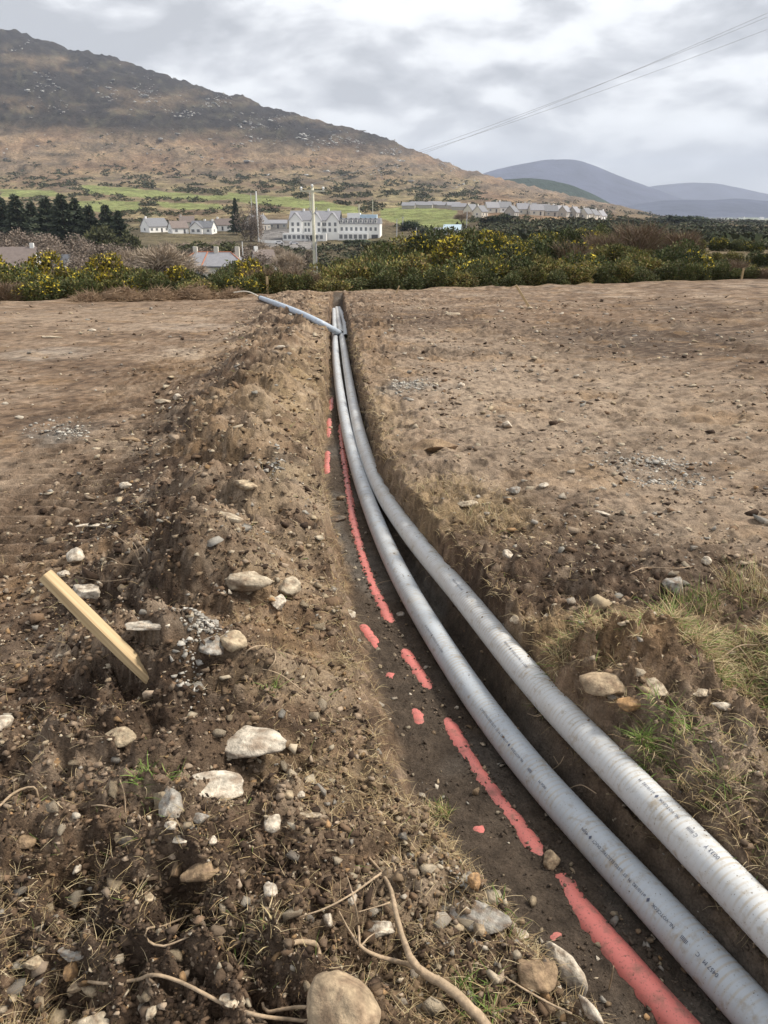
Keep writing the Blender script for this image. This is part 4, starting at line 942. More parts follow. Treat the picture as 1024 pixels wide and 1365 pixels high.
# hairy roots hanging from the trench lips
NR = 7000; yy = np.exp(RNG.uniform(0, math.log(14), NR)); sd = RNG.random(NR) < .5; xx = np.where(sd, xl(yy) + RNG.uniform(-.04, .09, NR), xr(yy) + RNG.uniform(-.07, .05, NR)); n = len(xx)
put('root_fibres', blades('root_fibres', xx, yy, RNG.uniform(.02, .09, n) * (.8 + .08 * yy), np.full(n, .0007) * (.6 + .25 * yy), scol(n), 1.0, 4, .004, 2.2), M['straw'], kind='stuff', label='fine roots fraying from the trench edges')
# turf strip
def poly_pts(n, poly, dz=.08):
    xs, ys = [], []; a = np.array(poly); 
    while len(xs) < n:
        q = RNG.uniform(a.min(0), a.max(0), (256, 2)); q = q[inpoly(q[:, 0], q[:, 1], poly)]
        for u_, v_ in q:
            w_ = plane_pt(u_, v_, dz); xs.append(w_[0]); ys.append(w_[1])
    return np.array(xs[:n]), np.array(ys[:n])
x, y = poly_pts(9000, [(725, 850), (800, 835), (900, 828), (1060, 825), (1060, 905), (1000, 900), (930, 885), (890, 872), (860, 862), (790, 862), (740, 872)]); nz_ = fbm(x / .25, y / .25, 631, 3); k = RNG.random(len(x)) < np.clip(.6 + 1.2 * nz_, .1, 1); x, y = x[k], y[k]; n = len(x)
put('grass', blades('grass', x, y, RNG.uniform(.03, .12, n), np.full(n, .0016), scol(n, .22), 1.05, 4, 0, 1.0), M['straw'], kind='stuff', label='matted dry turf with some green blades on the right-hand bank')
x, y = poly_pts(3200, [(880, 960), (1060, 930), (1060, 1150), (960, 1090), (900, 1060), (845, 1020)]); k = (RNG.random(len(x)) < np.clip(.25 + 1.3 * fbm(x / .2, y / .2, 632, 3), .05, 1)) & (x > xr(y)); x, y = x[k], y[k]; n = len(x)
put('grass', blades('grass', x, y, RNG.uniform(.02, .10, n), np.full(n, .0013), scol(n, .12), 1.1, 4, 0, 1.4), M['straw'], kind='stuff', label='sparse dry grass on the near right-hand bank')
def tuft(px, py, rpx, n, ln, green, label, lean=.7):
    p, t = hit(px, py); r = rpx * t / F; a = RNG.random(n) * 6.283; q = np.sqrt(RNG.random(n)) * r
    X, Y = p[0] + q * np.cos(a), p[1] + q * np.sin(a); X = np.maximum(X, xr(Y) + .005) if p[0] > xr(p[1]) - .05 else X
    me = blades('grass_tuft', X, Y, RNG.uniform(.5, 1.0, n) * ln, np.full(n, .0016), scol(n, green), lean, 4, 0, 1.1); put('grass_tuft', me, M['straw'], label=label, cat='grass tuft')
tuft(875, 1003, 42, 420, .10, .6, 'green grass tuft overhanging the upper grey duct', .9)
tuft(850, 1030, 16, 140, .08, .75, 'small bright green tuft right against the upper duct', .9)
tuft(950, 1060, 30, 200, .09, .3, 'dry grass tuft on the trench lip')
tuft(195, 1040, 14, 60, .06, .95, 'small green sprig in dark soil left of the white slab')
tuft(232, 1040, 12, 30, .05, .95, 'tiny green sprig against the white humped stone')
tuft(362, 925, 8, 30, .07, .9, 'thin green sprout on the spoil bank')
tuft(585, 1085, 16, 160, .07, .35, 'grass tuft on the lip of the spoil bank above the trench')
tuft(670, 1225, 24, 120, .06, .5, 'greenish tuft beside the layered slab')
tuft(640, 1340, 34, 200, .07, .5, 'green and straw tuft at the foot of the forked branch')
tuft(335, 1270, 34, 140, .05, .12, 'straw-coloured tuft left of the big boulder')
tuft(920, 815, 40, 240, .15, .55, 'dark green rushy tuft behind the grass strip', .5)
tuft(1000, 800, 40, 260, .22, .2, 'tall dry grass tuft at the right edge of the picture', .45)
tuft(650, 690, 46, 300, .10, .03, 'flattened straw tuft on the field by the trench')
tuft(600, 655, 40, 260, .09, .03, 'straw tuft beside the bend of the grey ducts')
tuft(820, 870, 40, 160, .07, .1, 'dry tuft crowning the orange clod')

# ------------------------------------------------------------------ branches and roots
def branch(name, polys, label, cat, m='twig', lift=.01):
    """polys: lists of (px, py, height over soil, radius)"""
    parts = []
    for pl in polys:
        W = []; R_ = []
        for (px, py, h, r) in pl:
            p, t = hit(px, py); k_ = 1 - h / max(.4, (EYE - p[2])); q = np.array([0, 0, EYE]) + (p - np.array([0, 0, EYE])) * k_; q[2] += r * .6; W.append(q); R_.append(r)
        W = np.array(W); Q = catmull(W, .012); s0 = arclen(W); s1 = arclen(Q); rr = np.interp(s1 / s1[-1], s0 / s0[-1], R_) * .72
        Q = Q + .25 * rr[:, None] * np.stack([pn(s1 / .03, s1 * 0, 7), pn(s1 / .03, s1 * 0, 8), pn(s1 / .04, s1 * 0, 9)], -1)
        V, Fq = tube(Q, rr, 7); V = np.vstack([V, Q[:1], Q[-1:]]); nn = len(Q) * 7
        Fc = [tuple(f) for f in Fq] + [(nn, (j + 1) % 7, j) for j in range(7)] + [(nn + 1, nn - 7 + j, nn - 7 + (j + 1) % 7) for j in range(7)]
        parts.append((V, Fc))
    V, Fc = merge(parts); return put(name, mesh(name, V, Fc, None, True), M[m], label=label, cat=cat)
branch('dead_branch', [[(660, 1390, .0, .016), (640, 1362, .03, .015), (600, 1322, .06, .013), (565, 1300, .08, .012), (550, 1285, .09, .011), (538, 1255, .09, .009), (528, 1220, .08, .008), (520, 1185, .06, .007), (505, 1160, .03, .006), (492, 1145, .0, .005)],
                       [(552, 1290, .085, .008), (530, 1284, .09, .007), (500, 1275, .09, .006), (480, 1262, .08, .005), (465, 1240, .06, .003), (452, 1215, .04, .0015)],
                       [(479, 1262, .08, .004), (478, 1235, .10, .003), (472, 1200, .12, .0022), (462, 1165, .13, .001)], [(481, 1262, .08, .003), (492, 1250, .07, .0022), (500, 1244, .06, .001)],
                       [(520, 1204, .07, .003), (500, 1210, .05, .002), (478, 1216, .04, .0015)], [(508, 1165, .04, .004), (470, 1192, .05, .003), (430, 1213, .04, .0025), (380, 1228, .02, .001)]], 'bare forked branch sticking up from the bottom edge of the spoil', 'branch')
branch('root', [[(68, 1297, .0, .002), (100, 1306, .01, .004), (140, 1312, .015, .0045), (180, 1308, .02, .005), (205, 1301, .025, .005), (235, 1308, .02, .005), (270, 1325, .02, .005), (300, 1340, .015, .005), (340, 1354, .01, .005), (400, 1362, .01, .005), (450, 1362, .02, .005)]], 'long wavy root lying across the bottom of the picture', 'root')
branch('root', [[(380, 1262, .0, .006), (400, 1258, .02, .008), (418, 1260, .03, .009), (426, 1275, .03, .008), (434, 1300, .0, .007)]], 'thick bent root arching beside the big boulder', 'root')
branch('root', [[(350, 1338, .01, .004), (358, 1350, .02, .005), (400, 1344, .03, .005), (450, 1352, .03, .005), (500, 1362, .0, .004)]], 'root looping in front of the big boulder', 'root')
branch('root', [[(278, 1210, .0, .0015), (250, 1222, .01, .003), (218, 1235, .015, .0032), (196, 1240, .015, .0035), (198, 1255, .01, .0035), (218, 1262, .01, .003), (255, 1248, .0, .002)]], 'hooked root curling on dark soil below the oblong block', 'root')
branch('root', [[(325, 880, 0, .002), (330, 868, .02, .0035), (345, 862, .03, .0035), (362, 864, .03, .003), (367, 880, .01, .003), (352, 900, 0, .002)]], 'looped root standing on the bank left of the trench', 'root')
branch('root', [[(340, 890, 0, .0015), (370, 898, .02, .003), (395, 915, .02, .003), (415, 930, 0, .0015)]], 'thin straight root below the looped root', 'root')
branch('root', [[(0, 1075, .01, .004), (20, 1058, .02, .005), (45, 1050, .015, .004), (52, 1066, .01, .003)]], 'pale root at the left edge of the picture', 'root')
branch('root', [[(100, 1080, 0, .002), (130, 1074, .01, .003), (155, 1078, .0, .002)], [(160, 1040, .02, .002), (166, 1060, .01, .002), (168, 1090, 0, .002)]], 'small forked root left of the pale grey oval stone', 'root')
branch('root', [[(655, 1292, .0, .002), (700, 1320, .02, .003), (735, 1340, .03, .0035), (762, 1352, .02, .003)], [(600, 1295, 0, .001), (630, 1285, .01, .002), (655, 1292, 0, .002)]], 'thin root crossing under the brown shale rock', 'root')
branch('root', [[(810, 1325, -.01, .003), (815, 1305, .05, .003), (818, 1288, .09, .002)]], 'short root end poking up beside the red duct', 'root')
branch('twig', [[(190, 755, 0, .003), (178, 735, .05, .003), (165, 722, .07, .002), (145, 708, .09, .001)], [(186, 748, .02, .0025), (182, 730, .06, .002), (172, 718, .08, .001)], [(195, 752, .01, .002), (196, 738, .05, .0015), (185, 722, .07, .001)], [(185, 755, .01, .002), (150, 752, .03, .0015), (120, 762, .02, .001)], [(180, 770, .0, .002), (140, 775, .03, .0015), (100, 768, .03, .001)], [(172, 760, .0, .002), (150, 745, .03, .0015), (128, 742, .04, .001)]], 'spray of dry twigs on the bank above the stake', 'twig')
branch('twig', [[(838, 765, 0, .002), (862, 757, .03, .003), (900, 758, .03, .003), (925, 755, .0, .0015)], [(846, 768, .02, .002), (858, 780, .02, .002), (862, 792, 0, .0015)]], 'thin forked twig on the dark field right of the ducts', 'twig')
branch('twig', [[(943, 775, 0, .002), (950, 762, .02, .002), (962, 755, .03, .0015)]], 'short curved twig beside the forked one on the field', 'twig')
branch('twig', [[(842, 840, .0, .003), (855, 822, .05, .004), (880, 838, .0, .003)], [(855, 823, .05, .002), (852, 838, 0, .002)]], 'pale bent stalk standing above the grass strip', 'twig')
branch('twig', [[(1010, 860, .02, .003), (985, 862, .04, .004), (965, 875, .04, .003), (945, 885, 0, .002)], [(985, 862, .04, .003), (1000, 880, .02, .002)], [(1015, 860, .02, .003), (1040, 852, .03, .003)]], 'pale forked stick across the turf at the right edge', 'twig')
branch('twig', [[(985, 1110, 0, .0015), (960, 1080, .06, .002), (935, 1060, .07, .001)], [(955, 1078, .05, .0015), (985, 1060, .06, .001)]], 'loose twig on the crumbling near bank', 'twig')
branch('twig', [[(695, 948, .0, .0015), (718, 955, .02, .0022), (735, 942, .03, .002), (742, 930, .03, .001)]], 'curved twig resting across the upper grey duct', 'twig')
branch('twig', [[(727, 1032, .0, .002), (745, 1020, .02, .0025), (752, 1008, .02, .0015)], [(745, 1020, .02, .002), (738, 1008, .03, .001)]], 'short muddy twig caught on the lower grey duct', 'twig')
branch('twig', [[(757, 1052, .04, .002), (775, 1047, .05, .0025), (795, 1058, .05, .002)]], 'pale root end between the two grey ducts', 'twig')
branch('twig', [[(490, 788, .0, .0015), (510, 776, .02, .002), (545, 772, .04, .0015)]], 'thin straw stalk bridging red and grey ducts', 'twig')
branch('twig', [[(570, 418, .0, .012), (563, 405, .3, .012), (556, 398, .4, .006)]], 'far dead stalk beside the end of the trench', 'twig')

# ------------------------------------------------------------------ timber stakes
def stake(name, base, top, wdt, label, pointed=True):
    base, top = np.array(base, float), np.array(top, float); d = Vector(top - base); L = d.length
    bm = bmesh.new(); w2 = wdt / 2
    prof = [(-.05, .8), (-.02, 1.0), (L * .5, 1.0), (L - .004, 1.0), (L, .93)] if pointed else [(-.1, 1), (L * .5, 1), (L, .95)]
    rings = []
    for i, (h, f) in enumerate(prof):
        rings.append([bm.verts.new((sx * w2 * f + .0015 * math.sin(h * 9), sy * w2 * f, h)) for sx, sy in ((-1, -.75), (1, -.75), (1, .75), (-1, .75))])
    for a, b in zip(rings, rings[1:]):
        for j in range(4): bm.faces.new((a[j], a[(j + 1) % 4], b[(j + 1) % 4], b[j]))
    bm.faces.new(rings[0][::-1]); bm.faces.new(rings[-1])
    bmesh.ops.bevel(bm, geom=[e_ for e_ in bm.edges if abs((e_.verts[0].co - e_.verts[1].co).normalized().z) > .9], offset=wdt * .06, segments=1, affect='EDGES')
    me = bpy.data.meshes.new(name); bm.to_mesh(me); bm.free()
    o = put(name, me, M['wood'], loc=base, label=label, cat='stake'); o.rotation_mode = 'QUATERNION'; o.rotation_quaternion = d.to_track_quat('Z', 'Y'); return o
b_, t_ = hit(193, 896); O = np.array([0, 0, EYE])
hp_ = hit(60, 766)[0]; kf = .92
while kf > .5:
    tp_ = O + (hp_ - O) * kf; ln_ = b_ + (tp_ - b_) * np.linspace(.05, 1, 40)[:, None]
    if ((ln_[:, 2] - gz(ln_[:, 0], ln_[:, 1])) - np.linspace(.015, .07, 40)).min() > 0: break
    kf -= .01
stake('wooden_stake', b_, tp_, .040, 'leaning pale wooden stake driven into the spoil bank')
b_, _ = hit(706, 410); stake('wooden_peg', b_, b_ + np.array([-.36, .05, .52]), .075, 'pale leaning wooden peg far out on the right-hand field')
b_, _ = hit(528, 391); stake('wooden_peg', b_, b_ + np.array([.10, 0, .22]), .05, 'tiny pale peg by the hedge just beyond the trench end')
b_, _ = hit(652, 408); 
stone(706, 411, 9, 6, 'pale', 'pale stone at the foot of the far leaning peg')
p_ = P3(357, 392, 24.5); stake('fence_post', (p_[0], p_[1], p_[2] - .1), (p_[0], p_[1], p_[2] + .52), .07, 'short wooden post in front of the gorse by the pipe end', False)
p_ = P3(985, 388, 33); stake('fence_post', (p_[0], p_[1], p_[2] - .2), (p_[0] + .05, p_[1], p_[2] + .9), .08, 'slim grey post in the hedge at the right-hand side', False)

# ------------------------------------------------------------------ vegetation shapes
def leaf_cloud(n, seed, rx, rz, lobes, size, cols, shell=.55, spiky=2.2, up=.5):
    """pointed leaf sprays filling a lumpy crown; returns verts, faces, colours and the lobe list"""
    r = np.random.default_rng(seed); lb = []
    for i in range(lobes):
        a = r.random() * 6.283; q = math.sqrt(r.random()) * rx * .68; zc_ = r.uniform(.25, .78) * rz * (1 - .35 * (q / rx)); lb.append((q * math.cos(a), q * math.sin(a), zc_, r.uniform(.28, .46) * rx, r.uniform(.22, .36) * rz))
    lb = np.array(lb); li = r.integers(0, lobes, n); d = r.normal(0, 1, (n, 3)); d /= np.linalg.norm(d, axis=1)[:, None]
    rad = shell + (1 - shell) * r.random(n) ** .6; rad *= 1 + .22 * r.normal(0, 1, n) * .5
    P = lb[li, :3] + d * rad[:, None] * lb[li][:, [3, 3, 4]]; P[:, 2] = np.maximum(P[:, 2], .02)
    dir_ = d * .9 + r.normal(0, .5, (n, 3)); dir_[:, 2] += up; dir_ /= np.linalg.norm(dir_, axis=1)[:, None]
    sd = np.cross(dir_, r.normal(0, 1, (n, 3))); sd /= np.linalg.norm(sd, axis=1)[:, None] + 1e-9
    s_ = size * r.uniform(.6, 1.4, n)[:, None]
    V = np.stack([P - sd * s_ * .5, P + sd * s_ * .5, P + dir_ * s_ * spiky], 1).reshape(-1, 3)
    Fc = np.arange(3 * n).reshape(-1, 3); ci = r.integers(0, len(cols), n); c = np.array(cols)[ci] * r.uniform(.7, 1.3, (n, 1))
    lobe_t = np.array([r.uniform(.5, 1.7) for _ in range(lobes)])[li][:, None]  # lobe brightness painted in for lit lumps and shaded hollows
    return V, Fc, np.repeat(c * lobe_t, 3, 0), lb
GREENS = [(0.060, 0.078, 0.026), (0.088, 0.100, 0.034), (0.046, 0.060, 0.022), (0.120, 0.118, 0.042), (0.10, 0.085, 0.045)]
GT = [(1, 1, 1), (1.35, 1.2, 1.0), (.8, .85, .9), (1.5, 1.25, 1.1)]
def gorse_variant(i, flowers):
    V, Fc, c, lb = leaf_cloud(7500, 700 + i, .75, 1.0, 12, .040, [tuple(np.array(g_) * np.array(GT[i % 4])) for g_ in GREENS], .55, 1.4)
    fo = mesh('foliage', V, Fc, c); fo.materials.append(M['leaf'])
    r = np.random.default_rng(800 + i); fl = None
    if flowers:
        n = flowers; hot = r.permutation(len(lb))[:max(2, int(len(lb) * min(1, .25 + flowers / 1400)))]; li = hot[r.integers(0, len(hot), n)]
        d = r.normal(0, 1, (n, 3)); d[:, 2] = np.abs(d[:, 2]) * 1.1 + .1; d /= np.linalg.norm(d, axis=1)[:, None]
        P = lb[li, :3] + d * (1.0 + .1 * r.normal(0, 1, n))[:, None] * lb[li][:, [3, 3, 4]]
        a = r.normal(0, 1, (n, 3)); b = r.normal(0, 1, (n, 3)); s_ = .034
        Vf = np.stack([P - a * s_ * .5, P + a * s_ * .5, P + b * s_], 1).reshape(-1, 3); cf = np.array([(0.54, 0.39, 0.04)]) * r.uniform(.6, 1.25, (n, 1)) + np.array([(0, .03, .0)])
        fl = mesh('blossom', Vf, np.arange(3 * n).reshape(-1, 3), np.repeat(cf, 3, 0)); fl.materials.append(M['leaf'])
    parts = []
    for k in range(7):
        a = k * .9; e_ = lb[k % len(lb), :3]; q = catmull([np.array([.06 * math.cos(a), .06 * math.sin(a), -.15]), e_ * np.array([.4, .4, .5]), e_], .15); parts.append(tube(q, np.linspace(.022, .006, len(q)), 5))
    V, Fq = merge(parts); st = mesh('stem', V, Fq); st.materials.append(M['bark'])
    return fo, fl, st
GOR = [gorse_variant(i, f) for i, f in enumerate((0, 0, 240, 60, 480, 110, 0, 800, 30))]
def brown_variant(i, dense=1.0):
    r = np.random.default_rng(850 + i); n = int(2600 * dense); a = r.random(n) * 6.283; q = np.sqrt(r.random(n)) * .62
    B = np.stack([q * .55 * np.cos(a), q * .55 * np.sin(a), r.random(n) ** 1.3 * .75], -1); dr = np.stack([np.cos(a) * q * .9 + r.normal(0, .35, n), np.sin(a) * q * .9 + r.normal(0, .35, n), r.uniform(.35, 1.3, n)], -1)
    dr /= np.linalg.norm(dr, axis=1)[:, None]; L = r.uniform(.12, .42, n)[:, None]; sd = np.cross(dr, r.normal(0, 1, (n, 3))); sd /= np.linalg.norm(sd, axis=1)[:, None]
    V = np.stack([B - sd * .006, B + sd * .006, B + dr * L], 1).reshape(-1, 3); c = np.array([(0.17, 0.115, 0.075), (0.22, 0.16, 0.11), (0.13, 0.085, 0.06), (0.15, 0.12, .07)])[r.integers(0, 4, n)]
    tw = mesh('twigs', V, np.arange(3 * n).reshape(-1, 3), np.repeat(c, 3, 0)); tw.materials.append(M['leaf'])
    parts = []
    for k in range(9):
        a = k * .7 + i; e_ = np.array([.5 * math.cos(a) * r.uniform(.4, 1), .5 * math.sin(a) * r.uniform(.4, 1), r.uniform(.6, .95)]); qq = catmull([np.array([.05 * math.cos(a), .05 * math.sin(a), -.15]), e_ * np.array([.45, .45, .55]), e_], .15); parts.append(tube(qq, np.linspace(.02, .005, len(qq)), 5))
    V, Fq = merge(parts); st = mesh('stem', V, Fq); st.materials.append(M['bark']); return tw, None, st
BRN = [brown_variant(i) for i in range(3)]
def bush(name, var, loc, w_, h, label, cat, group=None, names=('foliage', 'blossom', 'stem')):
    e_ = empty(name, loc, random.uniform(0, 6.28), label=label, cat=cat, group=group); e_.scale = (w_, w_, h)
    for nm, me in zip(names, var):
        if me: put(nm, me, None, e_)
    return e_
def surf(x, y):
    return max(float(gz(np.array([x]), np.array([y]), False)[0]) if y < 45 and abs(x) < 40 else -99, float(fz(np.array([x]), np.array([y]))[0]))
SKYL = ([-60, 0, 60, 100, 150, 200, 300, 400, 430, 470, 490, 520, 560, 600, 650, 700, 760, 830, 880, 930, 970, 1024, 1090], [343, 343, 336, 346, 334, 340, 346, 342, 350, 334, 318, 315, 306, 304, 298, 303, 299, 295, 304, 309, 321, 328, 328])
def ord_(n):
    if n > 20: return 'twenty-' + ord_(n - 20) if n < 30 else 'thirtieth' if n == 30 else 'thirty-' + ord_(n - 30)
    return {1: 'first', 2: 'second', 3: 'third', 4: 'fourth', 5: 'fifth', 6: 'sixth', 7: 'seventh', 8: 'eighth', 9: 'ninth', 10: 'tenth', 11: 'eleventh', 12: 'twelfth', 13: 'thirteenth', 14: 'fourteenth', 15: 'fifteenth', 16: 'sixteenth', 17: 'seventeenth', 18: 'eighteenth', 19: 'nineteenth', 20: 'twentieth'}.get(n, str(n) + 'th')
rb = random.Random(5)
def edge_y(px, off):
    # depth where the sight line at column px meets the field edge, plus an offset
    k = (px - 512) / F * cp; return (24.9 + .75 + off) / (1 - .5 * k)
def row(off, x0, x1, step, topf, side, rowname, group, fl, jit=.6):
    n = 0; px = x0
    while px < x1:
        y = edge_y(px, off + rb.uniform(-jit, jit)); x = (px - 512) / F * (y * cp + 3 * sp); z = surf(x, y)
        top = topf(px) + rb.uniform(-7, 11); zt = py2z(top, y); h = min(max(zt - z, .5), 4.2); n += 1
        w_ = rb.uniform(.9, 1.25) * max(h * .75, .75) * 1.3
        v = rb.choice(fl); fnm = {0: 'plain dark green', 1: 'plain dark green', 2: 'yellow-flecked', 3: 'sparsely flowering', 4: 'yellow-flowering', 5: 'lightly flowering', 6: 'plain dark green', 7: 'brightly yellow-flowering', 8: 'nearly flowerless'}[v]
        bush('gorse_bush', GOR[v], (x, y, z - .06), w_, h, '%s gorse bush, %s from the left in %s' % (fnm, ord_(n), rowname), 'gorse bush', group)
        px += step * rb.uniform(.75, 1.3)
top_sky = lambda px: np.interp(px, *SKYL)
row(1.0, -40, 392, 30, lambda p: 360, 'l', 'the front row left of pole', 'gorse hedge left of the pole', [0, 1, 3, 4, 5, 6, 8])
row(3.2, -50, 398, 32, lambda p: top_sky(p) + 3, 'l', 'the back row left of pole', 'gorse hedge left of the pole', [4, 7, 2, 0, 7, 5, 3])
row(1.3, 440, 1080, 30, lambda p: np.interp(p, [430, 520, 700, 900, 1024], [366, 352, 349, 346, 352]), 'r', 'the front row right of pole', 'gorse hedge right of the pole', [0, 1, 6, 8, 3, 0])
row(5.0, 432, 1080, 34, lambda p: np.interp(p, [430, 520, 700, 900, 1024], [352, 340, 334, 332, 342]), 'r', 'the second row right of pole', 'gorse hedge right of the pole', [0, 1, 2, 4, 3, 5, 8])
row(13, 470, 1080, 27, lambda p: top_sky(p) * .45 + np.interp(p, [430, 520, 700, 900, 1024], [350, 338, 332, 330, 340]) * .55, 'r', 'the third row right of pole', 'gorse thicket right of the pole', [2, 4, 7, 3, 0, 5], 2)
row(28, 475, 1080, 25, lambda p: top_sky(p), 'r', 'the rearmost row right of pole', 'gorse thicket right of the pole', [4, 2, 7, 0, 3, 1, 5], 4)
# leafless brown shrubs among the gorse
for px, top, off, wd, lb in [(846, 292, 18, 2.6, 'wide leafless brown shrub rising from the gorse'), (800, 306, 16, 1.8, 'leafless brown shrub at the left of the wide brown shrub'), (905, 302, 17, 1.9, 'leafless brown shrub at the right of the wide brown shrub'), (760, 318, 12, 1.6, 'low brown shrub among flowering gorse'),
                             (8, 372, .2, 1.0, 'pale dry shrub at the left edge before the gorse'), (390, 352, 2.2, 1.2, 'tangled leafless shrub beside the pole'), (350, 352, 2.5, 1.1, 'tangled leafless shrub left of the short post'), (975, 342, 2.6, 1.0, 'leafless scrub at the right end of the hedge'), (410, 360, 1.6, .8, 'dry bramble tangle at the foot of the pole'), (1010, 362, .4, 1.0, 'reddish dry scrub at the right edge of the field')]:
    y = edge_y(px, off); x = (px - 512) / F * (y * cp + 3 * sp); z = surf(x, y); h = max(py2z(top, y) - z, .5)
    bush('brown_shrub', BRN[rb.randrange(3)], (x, y, z - .05), wd * 1.5, h, lb, 'shrub', None, ('twigs', 'blossom', 'stem'))
# heaps of grubbed-up brush at the far edge of the left field
def brush_heap(px, wpx, hpx, label, seed):
    y = edge_y(px, -.9); x = (px - 512) / F * (y * cp + 2.4 * sp); z = surf(x, y); W = wpx * y / F * .5; H = hpx * y / F
    r = np.random.default_rng(seed); e_ = empty('brush_heap', (x, y, z), 0, label=label, cat='brush heap')
    n = 1500; a = r.random(n) * 6.283; q = np.sqrt(r.random(n)); B = np.stack([q * W * np.cos(a), q * .5 * np.sin(a), (1 - q ** 2) * H * r.random(n)], -1)
    dr = r.normal(0, 1, (n, 3)); dr[:, 2] = np.abs(dr[:, 2]) * .4; dr /= np.linalg.norm(dr, axis=1)[:, None]; sd = np.cross(dr, r.normal(0, 1, (n, 3))); sd /= np.linalg.norm(sd, axis=1)[:, None]; L = r.uniform(.1, .35, n)[:, None]
    V = np.stack([B - sd * .008, B + sd * .008, B + dr * L], 1).reshape(-1, 3); c = np.array([(0.24, 0.165, 0.10), (0.17, 0.11, .07), (.32, .23, .15)])[r.integers(0, 3, n)]
    put('twigs', mesh('twigs', V, np.arange(3 * n).reshape(-1, 3), np.repeat(c, 3, 0)), M['leaf'], e_)
    V, Fc = hero_rock(seed, .3, 3); put('soil_core', mesh('soil_core', V * np.array([W * .95, .45, H * .8]), Fc, np.tile(np.array([(.12, .08, .05)]), (len(V), 1)), True), M['crumb'], e_)
for i, (px, wpx, hpx, lb) in enumerate([(165, 60, 15, 'leftmost heap of grubbed brown brush before the gorse'), (215, 50, 14, 'brown brush heap second from the left before the gorse'), (262, 62, 18, 'tallest brown brush heap before the gorse'), (120, 40, 8, 'low flat heap of brown brush before the left gorse'), (310, 30, 9, 'small brush heap beside the pipe end')]): brush_heap(px, wpx, hpx, lb, 40 + i)

# conifers and other trees in the valley
def conifer_variant(i):
    r = np.random.default_rng(900 + i); n = 3600; h = 1 - r.random(n) ** .6; a = r.random(n) * 6.283; tier = .7 + .3 * np.sin(h * 46 + a * 1.0)
    R_ = (1 - h) ** 1.0 * .40 * tier * (1 + .25 * np.sin(a * 3 + i)) + .015; q = np.sqrt(r.random(n)) * R_
    P = np.stack([q * np.cos(a), q * np.sin(a), .08 + h * .92], -1); dr = np.stack([np.cos(a), np.sin(a), r.normal(-.1, .3, n)], -1); sd = np.cross(dr, r.normal(0, 1, (n, 3))); sd /= np.linalg.norm(sd, axis=1)[:, None]; s_ = .022
    V = np.stack([P - sd * s_, P + sd * s_, P + dr * s_ * 2.6], 1).reshape(-1, 3); c = np.array([(.052, .066, .04), (.072, .085, .05), (.04, .054, .034)])[r.integers(0, 3, n)]
    cr = mesh('crown', V, np.arange(3 * n).reshape(-1, 3), np.repeat(c, 3, 0)); cr.materials.append(M['leaf'])
    V, Fq = tube(np.array([(0, 0, -.03), (0, 0, .4), (0, 0, .97)]), [.022, .015, .003], 6); tk = mesh('trunk', V, Fq); tk.materials.append(M['bark']); return tk, cr
def round_variant(i, cols, n=3600, sz=.05):
    V, Fc, c, lb = leaf_cloud(n, 920 + i, .5, .95, 11, sz, cols, .3, 1.6, .2); cr = mesh('crown', V, Fc, c); cr.materials.append(M['leaf'])
    V, Fq = tube(np.array([(0, 0, -.05), (0, 0, .25), (.02, 0, .6)]), [.03, .024, .01], 6); tk = mesh('trunk', V, Fq); tk.materials.append(M['bark']); return tk, cr
def bare_variant(i, twig=(.36, .29, .22)):
    r = random.Random(940 + i); parts = []; tips = []
    def grow_(p, d, L, rad, lv):
        q = p + d * L; m_ = (p + q) / 2 + Vector((r.gauss(0, .04 * L), r.gauss(0, .04 * L), 0)); parts.append(tube(np.array([p, m_, q]), [rad, rad * .85, rad * .65], 5 if lv < 2 else 3))
        if lv == 4: tips.append((q, d)); return
        for k in range(r.choice((2, 3, 3))):
            nd = (d + Vector((r.gauss(0, .55), r.gauss(0, .55), r.gauss(.15, .3)))).normalized(); grow_(q, nd, L * r.uniform(.6, .85), rad * .6, lv + 1)
    for k in range(3): grow_(Vector((0, 0, -.03)), Vector((r.gauss(0, .35), r.gauss(0, .35), 1)).normalized(), .26, .022, 1)
    V, Fq = merge(parts); tk = mesh('trunk', V, Fq); tk.materials.append(M['bark'])
    n = 2200; rr = np.random.default_rng(i); idx = rr.integers(0, len(tips), n); B = np.array([t[0][:] for t in tips])[idx] + rr.normal(0, .04, (n, 3)); dr = np.array([t[1][:] for t in tips])[idx] + rr.normal(0, .5, (n, 3)); dr /= np.linalg.norm(dr, axis=1)[:, None]
    sd = np.cross(dr, rr.normal(0, 1, (n, 3))); sd /= np.linalg.norm(sd, axis=1)[:, None]; V = np.stack([B - sd * .006, B + sd * .006, B + dr * .15], 1).reshape(-1, 3); c = np.array(twig)[None] * rr.uniform(.7, 1.3, (n, 1))
    cr = mesh('crown', V, np.arange(3 * n).reshape(-1, 3), np.repeat(c, 3, 0)); cr.materials.append(M['leaf']); return tk, cr
CON = [conifer_variant(i) for i in range(3)]; EVG = [round_variant(i, [(.025, .038, .02), (.035, .05, .025), (.05, .06, .03)]) for i in range(2)]; OLV = [round_variant(i + 4, [(.08, .085, .035), (.10, .10, .045), (.06, .065, .03)], 3000) for i in range(2)]
BAR = [bare_variant(i) for i in range(3)]; BRD = [round_variant(i + 8, [(.17, .135, .105), (.21, .17, .135), (.13, .10, .08)], 4600, .022) for i in range(3)]
def fplace(px, y):
    x = (px - 512) / F * y * cp
    for _ in range(3):
        z = float(fz(np.array([x]), np.array([y]))[0]); x = (px - 512) / F * (y * cp - (z - EYE) * sp)
    return x, y, z
